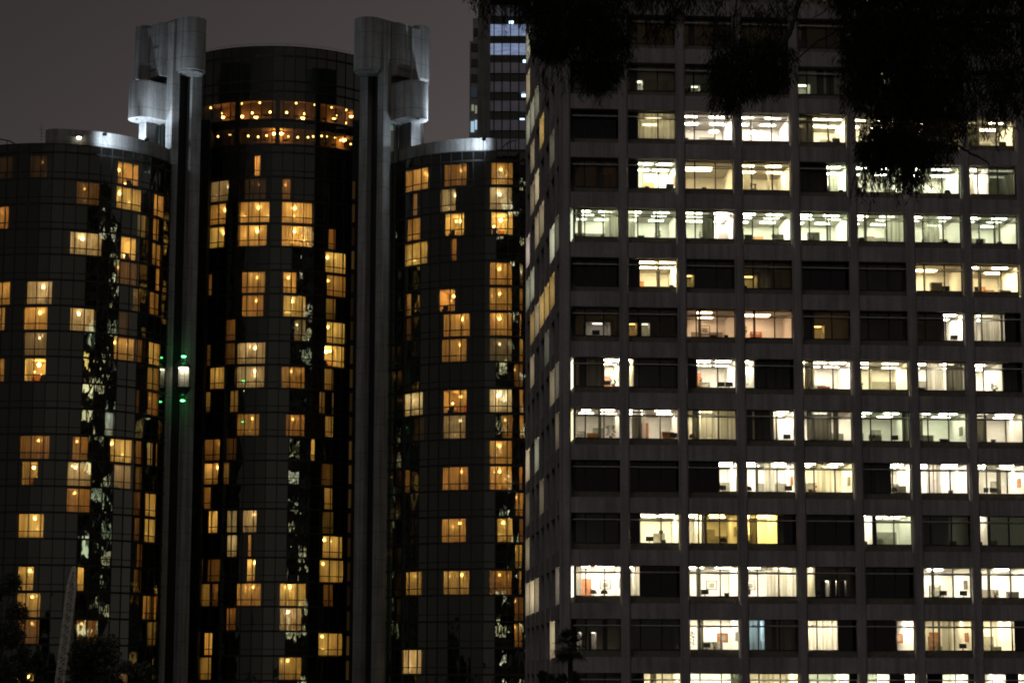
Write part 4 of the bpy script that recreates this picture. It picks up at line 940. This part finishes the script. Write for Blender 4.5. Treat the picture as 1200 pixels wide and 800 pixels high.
limb([(972,8,0),(955,22,0),(930,30,0),(905,40,0)], .009, .004, 'twig')
limb([(846,-20,0),(846,4,0),(838,18,0),(842,40,0),(850,60,0)], .022, .01, 'twig')
limb([(866,-20,0),(862,8,0),(859,35,0),(862,60,0),(868,80,0)], .018, .008, 'twig')
limb([(880,112,0),(866,122,0),(856,128,0),(853,140,0)], .010, .004, 'twig')
limb([(900,88,0),(880,112,0),(868,122,0)], .012, .008, 'twig')
limb([(1062,60,0),(1090,130,0),(1112,160,0),(1118,168,0),(1132,177,0),(1146,184,0),(1158,190,0),(1164,202,0)], .03, .006)
limb([(1118,168,0),(1106,180,0),(1100,192,0),(1094,206,0)], .010, .005, 'twig')
limb([(1082,205,0),(1090,216,0),(1098,224,0),(1104,230,0)], .006, .003, 'twig')
limb([(1290,60,0),(1240,30,0),(1180,20,0),(1100,20,0),(1060,60,0),(1055,120,0),(1050,170,0)], .08, .02)
limb([(1290,20,0),(1240,60,0),(1190,80,0),(1150,100,0)], .04, .01)
limb([(1290,-120,0),(1200,-60,0),(1150,-10,0),(1120,60,0)], .05, .02)
limb([(720,-58,0),(712,-20,0),(705,20,0),(703,60,0)], .03, .01)
limb([(650,-52,0),(648,-10,0),(646,30,0),(648,55,0)], .025, .008)
limb([(790,-58,0),(775,-20,0),(745,-2,0)], .02, .008)
limb([(1290,60,0),(1320,-100,0),(1340,-250,0)], .14, .08)
twig.build('twig', M_BARK, tree)['kind'] = 'stuff'
b = at(1290, 60, TY); m = MB()
m.tube([(9.9, TY+.2, 0), (9.6, TY+.1, 5), (8.8, TY, 11), (8.2, TY, 17), (b.x, b.y, b.z), tuple(at(1290, -70, TY))], [.42, .34, .28, .24, .19, .16], 10); m.build('trunk', M_BARK, tree)

# ================================================================== PALM in front of the office corner
YP = 140.0
pc = at(668, 757, YP)
palm = empty('fan_palm', (pc.x, pc.y, 0), 'dark fan palm whose crown overlaps the bottom left corner of the office block', 'palm tree')
m = MB(); m.tube([(pc.x+.2, pc.y, 0), (pc.x+.1, pc.y, pc.z*.5), (pc.x, pc.y, pc.z)], [.24, .18, .16], 8); m.build('trunk', M_BARK, palm)
for i in range(46):
    az = rg.uniform(0, 2*pi); el = rg.uniform(-1.25, 1.25); L1 = rg.uniform(.5, .85)
    d = Vector((cos(az)*cos(el), sin(az)*cos(el), sin(el))); q = pc+d*L1; m = MB()
    m.tube([tuple(pc), tuple(pc+d*L1*.5+Vector((0, 0, .03))), tuple(q)], .015, 4)
    x = d.cross(Vector((0, 0, 1))).normalized(); y2 = x.cross(d)
    for j in range(15):
        a = -1.25+2.5*j/14; dd = (d*cos(a)+x*sin(a)+y2*rg.uniform(-.15, .1)).normalized(); ln = rg.uniform(.65, .95)*(1-.25*abs(a)/1.25)
        w = dd.cross(y2).normalized()*.035; e = q+dd*ln+Vector((0, 0, -.18*ln)); md = q+dd*ln*.55
        i0 = len(m.v); m.v += [tuple(q), tuple(md+w), tuple(e), tuple(md-w)]; m.f.append((i0, i0+1, i0+2, i0+3)); m.m.append(0)
    m.build('frond', M_PALM, palm)
# broad tree masses at the foot of the towers
def broadleaf(px, py, Y, rx, rz, n, label, seed):
    r2 = random.Random(seed); c = at(px, py, Y); sc = Y/F
    o = empty('broadleaf_tree', (c.x, c.y, 0), label, 'tree', 'dark trees at the foot of the towers')
    X, Zr = rx*sc, rz*sc
    m = MB(); m.tube([(c.x, c.y, 0), (c.x+.2, c.y, c.z*.5), (c.x, c.y, c.z-Zr*.4)], [.35, .28, .2], 8)
    blobs = [Vector((c.x+r2.uniform(-1, 1)*X*.75, c.y+r2.uniform(-.6, .6)*X, c.z+r2.uniform(-1, 1)*Zr*.7)) for _ in range(16)]
    for bb in blobs[:9]: m.tube([(c.x, c.y, c.z-Zr*.5), tuple((bb+Vector((c.x, c.y, c.z-Zr*.2)))/2), tuple(bb)], [.12, .07, .03], 5)
    m.build('trunk', M_BARK, o); k = MB()
    for _ in range(n):
        bb = r2.choice(blobs); v = Vector((r2.gauss(0, 1), r2.gauss(0, 1), r2.gauss(0, 1))).normalized()*r2.random()**.4*min(X, Zr)*.42
        p = bb+v; s = r2.uniform(.10, .22); a = Vector((r2.gauss(0, 1), r2.gauss(0, 1), r2.gauss(0, 1))).normalized(); b2 = a.cross(Vector((r2.gauss(0, 1), r2.gauss(0, 1), r2.gauss(0, 1)))).normalized()
        i0 = len(k.v); k.v += [tuple(p-a*s), tuple(p+b2*s*.45), tuple(p+a*s), tuple(p-b2*s*.45)]; k.f.append((i0, i0+1, i0+2, i0+3)); k.m.append(0)
    k.build('crown', M_PALM, o)
broadleaf(2, 735, 200, 34, 80, 9000, 'dark leafy tree rising at the bottom left corner of the picture', 1)
broadleaf(30, 785, 205, 22, 34, 3500, 'low dark tree between the corner tree and the lattice boom', 2)
broadleaf(112, 775, 190, 34, 32, 5000, 'dark bushy tree just right of the lattice boom, at the bottom edge', 3)
broadleaf(150, 795, 195, 30, 22, 3200, 'low dark tree at the foot of the left glass tower, right of its neighbour', 4)
broadleaf(655, 800, 150, 26, 14, 2600, 'dark shrubby tree under the fan palm', 5)

# ================================================================== LATTICE BOOM
YB = 215.0
A = at(66, 830, YB); A = Vector((A.x-1.0, YB+1, 2.5)); B = at(86.3, 667, YB-4)
boom = empty('lattice_boom', tuple(A), 'pale steel lattice crane boom leaning upright in front of the left glass tower', 'crane boom')
ax = (B-A).normalized(); sxv = ax.cross(Vector((0, 1, 0))).normalized(); syv = sxv.cross(ax)
ln = (B-A).length
def bp_(u, a, b): 
    w = .36 if u < .93 else .36*(1-(u-.93)/.07*.6)
    return tuple(A+ax*ln*u+sxv*a*w+syv*b*w)
n = 44
for a in (-1, 1):
    for b in (-1, 1):
        m = MB(); m.tube([bp_(i/n, a, b) for i in range(n+1)], .055, 5); m.build('chord', M_PALE, boom)
for i in range(n):
    m = MB()
    for (a, b, a2, b2) in ((-1,-1,1,-1),(1,-1,1,1),(1,1,-1,1),(-1,1,-1,-1)):
        if i % 2: a, b, a2, b2 = a2, b2, a, b
        m.tube([bp_(i/n, a, b), bp_((i+1)/n, a2, b2)], .03, 4); m.tube([bp_(i/n, a, b), bp_(i/n, a2, b2)], .026, 4)
    m.build('brace', M_PALE, boom)
m = MB(); c = B+ax*.05; m.tube([tuple(c+syv*-.15), tuple(c+syv*.15)], .24, 12); m.build('sheave', M_PALE, boom)
m = MB(); m.box(lambda x, y, z: (A.x+x, A.y+y, z), (-1.4, -1.5, 0), (1.6, 2.6, .9)); m.box(lambda x, y, z: (A.x+x, A.y+y, z), (-1.0, -1.2, .95), (1.2, 1.8, 2.6)); m.build('base', M_METAL, boom)

# ================================================================== THINGS IN THE OFFICE WINDOWS
ORD = ['', 'first', 'second', 'third', 'fourth', 'fifth', 'sixth', 'seventh', 'eighth', 'ninth', 'tenth', 'eleventh', 'twelfth']
def place(k, b): return 'in the %s bay from the corner, %s window row up' % (ORD[b], ORD[k+1])
def item(kind, k, b, u, extra='', h=None):
    s0, s1 = ((b-1)*BAY+.26 if b > 1 else RS+.05), b*BAY-.26; s = s0+u*(s1-s0); t = REC+.75; z = TOP[k]+.60
    pos = OT(s, t, z)
    names = {'monitor': ('monitor', 'monitor'), 'chair': ('office_chair', 'chair'), 'plant': ('potted_plant', 'plant'), 'box': ('storage_box', 'box'), 'picture': ('framed_picture', 'picture'),
             'cabinet': ('filing_cabinet', 'cabinet'), 'door': ('wooden_door', 'door'), 'lamp': ('hanging_lamp', 'lamp'), 'clock': ('wall_clock', 'clock'), 'desklamp': ('desk_lamp', 'lamp')}
    nm, cat = names[kind]
    adj = {'monitor': 'black monitor', 'chair': 'dark office chair', 'plant': 'leafy potted plant', 'box': 'dark box', 'picture': 'framed picture', 'cabinet': 'upright cabinet', 'door': 'reddish door', 'lamp': 'glowing bowl lamp', 'clock': 'round black clock', 'desklamp': 'small desk lamp'}[kind]
    if extra: adj = extra
    o = empty(nm, pos, adj+' '+place(k, b), cat, {'monitor': 'monitors behind the office windows', 'chair': 'chairs behind the office windows', 'plant': 'plants behind the office windows', 'box': 'boxes on the office window ledges', 'picture': 'pictures on the office walls', 'cabinet': 'cabinets behind the office windows'}.get(kind))
    T = lambda x, y, zz: OT(s+x, t+y, z+zz)
    if kind == 'monitor':
        m = MB(); m.box(T, (-.29, -.02, .14), (.29, .03, .50)); m.build('screen', M_BLACK, o)
        m = MB(); m.box(T, (-.03, 0, .015), (.03, .04, .2)); m.box(T, (-.13, -.08, 0), (.13, .1, .015)); m.build('stand', M_BLACK, o)
    elif kind == 'chair':
        m = MB(); pts = []
        for q in range(13):
            a = pi*q/12; pts.append((cos(a)*.27, .12+.34*sin(a)**.6))
        n = len(pts); i0 = len(m.v)
        m.v += [T(x, 0, zz) for x, zz in pts]+[T(x, .09, zz) for x, zz in pts]; m.f += [tuple(range(i0, i0+n)), tuple(reversed(range(i0+n, i0+2*n)))]; m.m += [0, 0]
        for q in range(n): w = (q+1) % n; m.f.append((i0+q, i0+w, i0+n+w, i0+n+q)); m.m.append(0)
        m.build('backrest', M_GREY if extra.startswith('olive') else M_BLACK, o); m = MB(); m.box(T, (-.25, -.45, -.12), (.25, 0, -.04)); m.build('seat', M_BLACK, o)
        m = MB(); m.tube([T(0, -.2, -.55), T(0, -.2, -.1)], .03, 5); m.tube([T(0, .05, -.1), T(0, .05, .2)], .03, 5); m.build('stem', M_BLACK, o)
    elif kind == 'plant':
        m = MB(); m.lathe(T(0, 0, 0), [(.10, 0), (.14, .22)], 10); m.build('pot', M_POT, o); m = MB(); hh = h or .9
        for _ in range(int(170*hh)):
            a = rg.uniform(0, 2*pi); rr = rg.random()**.5*.32*hh; p = Vector(T(cos(a)*rr, sin(a)*rr*.6, .2+rg.random()*hh*.9)); leaf(m, p, Vector((cos(a), sin(a), rg.uniform(-.5, .8))), .15, .06)
        m.build('leaves', M_PLANT, o)
    elif kind == 'box':
        w = h or .3; m = MB(); m.box(T, (-w/2, -.15, 0), (w/2, .15, .2)); m.build('carton', M_BLACK, o); m = MB(); m.box(T, (-w/2-.015, -.165, .2), (w/2+.015, .165, .25)); m.build('lid', M_BLACK, o)
    elif kind == 'picture':
        m = MB(); m.box(T, (-.42, 1.6, .55), (.42, 1.63, 1.25)); m.build('frame', M_BLACK, o); m = MB(); m.box(T, (-.36, 1.58, .60), (.36, 1.595, 1.20)); m.build('print', M_PAPER if 'red' not in extra else M_WOOD, o)
        m = MB(); m.box(T, (-.2, 1.565, .72), (.2, 1.579, 1.05)); m.build('motif', M_GREY, o)
    elif kind == 'cabinet':
        mt = M_ORANGE if 'orange' in extra else M_WOOD if 'red' in extra else M_GREY; hh = h or .9
        m = MB(); m.box(T, (-.45, .6, -.6), (.45, 1.05, hh)); m.build('carcass', mt, o); m = MB(); m.box(T, (-.43, .57, -.2), (-.01, .595, hh-.04)); m.build('door', mt, o); m = MB(); m.box(T, (.01, .57, -.2), (.43, .595, hh-.04)); m.build('door', mt, o)
    elif kind == 'door':
        m = MB(); m.box(T, (-.4, 2.2, -.6), (.4, 2.26, 1.5)); m.build('leaf', M_WOOD, o); m = MB(); m.ball(T(.3, 2.17, .5), .04); m.build('handle', M_METAL, o)
    elif kind == 'lamp':
        m = MB(); m.lathe(T(0, 1.4, 1.02), [(.1, 0), (.33, .1), (.42, .22), (.40, .24)], 14); m.build('bowl', lampmat('w', 5), o); m = MB(); m.tube([T(0, 1.4, 1.2), T(0, 1.4, 2.1)], .015, 4); m.build('rod', M_METAL, o)
    elif kind == 'clock':
        m = MB(); m.tube([T(0, 2.4, 1.0), T(0, 2.46, 1.0)], .17, 14); m.build('face', M_BLACK, o); m = MB(); m.tube([T(0, 2.37, 1.0), T(0, 2.38, 1.1)], .012, 4); m.build('hand', M_PAPER, o)
    elif kind == 'desklamp':
        m = MB(); m.tube([T(0, 0, 0), T(.02, 0, .3), T(-.1, 0, .45)], .02, 5); m.build('arm', M_BLACK, o); m = MB(); m.lathe(T(-.14, 0, .36), [(.14, 0), (.06, .12)], 10); m.build('lamp_shade', M_SHEER, o)
DONE = set()
for a in [('monitor',9,2,.9),('box',9,2,.45),('box',9,3,.45),('plant',9,4,.3,'small leafy plant',.5),('box',9,8,.75),('monitor',8,8,.3),('box',8,8,.7),('plant',8,3,.4,'spiky dark plant',.5),('cabinet',8,5,.4),
 ('monitor',7,4,.55),('box',7,4,.1),('box',7,2,.92),('cabinet',7,7,.58),('monitor',7,7,.72),('monitor',6,1,.5),('picture',6,3,.5),('box',6,3,.85),('box',6,3,.6,'long dark box',.6),('plant',6,4,.04),('monitor',6,7,.86),('door',6,8,.1),
 ('door',5,3,.34),('plant',5,3,.3,'bushy dark plant',.7),('monitor',5,3,.74),('monitor',5,3,.9,'second black monitor'),('picture',5,4,.12),('door',5,5,.03),('cabinet',5,5,.55,'red cabinet',.35),('plant',5,6,.1,'small leafy plant',.4),('plant',5,8,.5,'thin upright plant',.6),
 ('cabinet',4,1,.45,'orange desk cabinet',.5),('plant',4,1,.82),('cabinet',4,2,.85,'orange cabinet',.65),('monitor',4,2,.93),('door',4,2,.42),('cabinet',4,6,.42,'grey cabinet',.6),('plant',4,6,.3,'small red-tinged plant',.5),('monitor',4,6,.75),('cabinet',4,7,.32,'grey cabinet',.6),('box',4,7,.6,'long dark box',.6),('box',4,8,.45),
 ('monitor',3,3,.74),('chair',3,4,.12),('monitor',3,4,.9),('box',3,5,.2),('picture',3,7,.45),('box',3,7,.7),('monitor',3,8,.25),('monitor',3,8,.42,'second black monitor'),
 ('desklamp',2,2,.1),('monitor',2,2,.45),('box',2,2,.72),('clock',2,2,.76),('chair',2,3,.75),('box',2,4,.12),('box',2,6,.12),('cabinet',2,6,.4,'pale cabinet',.5),('cabinet',2,7,.72,'pale cabinet',.35),('cabinet',2,8,.4,'pale cabinet',.4),('box',2,8,.12),
 ('chair',1,1,.42,'olive round-backed chair'),('chair',1,1,.66,'second olive round-backed chair'),('picture',1,1,.74),('monitor',1,3,.38),('picture',1,3,.58),('box',1,3,.8),('picture',1,4,.2),('monitor',1,4,.06),('chair',1,5,.3),('monitor',1,7,.5),('monitor',1,7,.9,'second black monitor'),('plant',1,8,.4,'leafy potted plant',.4),('cabinet',1,8,.8,'pale cabinet',.5),
 ('plant',0,3,.06,'tall bushy plant',1.3),('plant',0,3,.56,'small leafy plant',.4),('monitor',0,3,.40),('picture',0,3,.78,'framed red picture'),('box',0,5,.3),('picture',0,6,.82,'framed red picture'),('cabinet',0,7,.5,'pale cabinet',.3),('monitor',0,7,.86),('cabinet',0,8,.42,'low pale cabinet',.3),
 ('lamp',10,3,.72),('lamp',10,4,.36),('picture',10,5,.9),('box',10,5,.7),('monitor',10,5,.85),('box',10,3,.1)]:
    item(*a); DONE.add((a[1], a[2]))
r7 = random.Random(77)
for (k, b), (rooms, cur) in sorted(R.items()):
    if (k, b) in DONE or k < 0 or k > 10: continue
    lit = [r for r in rooms if r[2] >= .5 and r[1]-r[0] > .3]
    if not lit: continue
    r = max(lit, key=lambda q: q[1]-q[0]); kinds = r7.sample(['monitor', 'chair', 'plant', 'box', 'cabinet'], 2)
    for j, kd in enumerate(kinds):
        u = r[0]+(r[1]-r[0])*(.22+.5*j+r7.uniform(-.08, .12))
        item(kd, k, b, u, '', {'plant': .5, 'cabinet': r7.uniform(.35, .7), 'box': r7.uniform(.25, .6)}.get(kd))
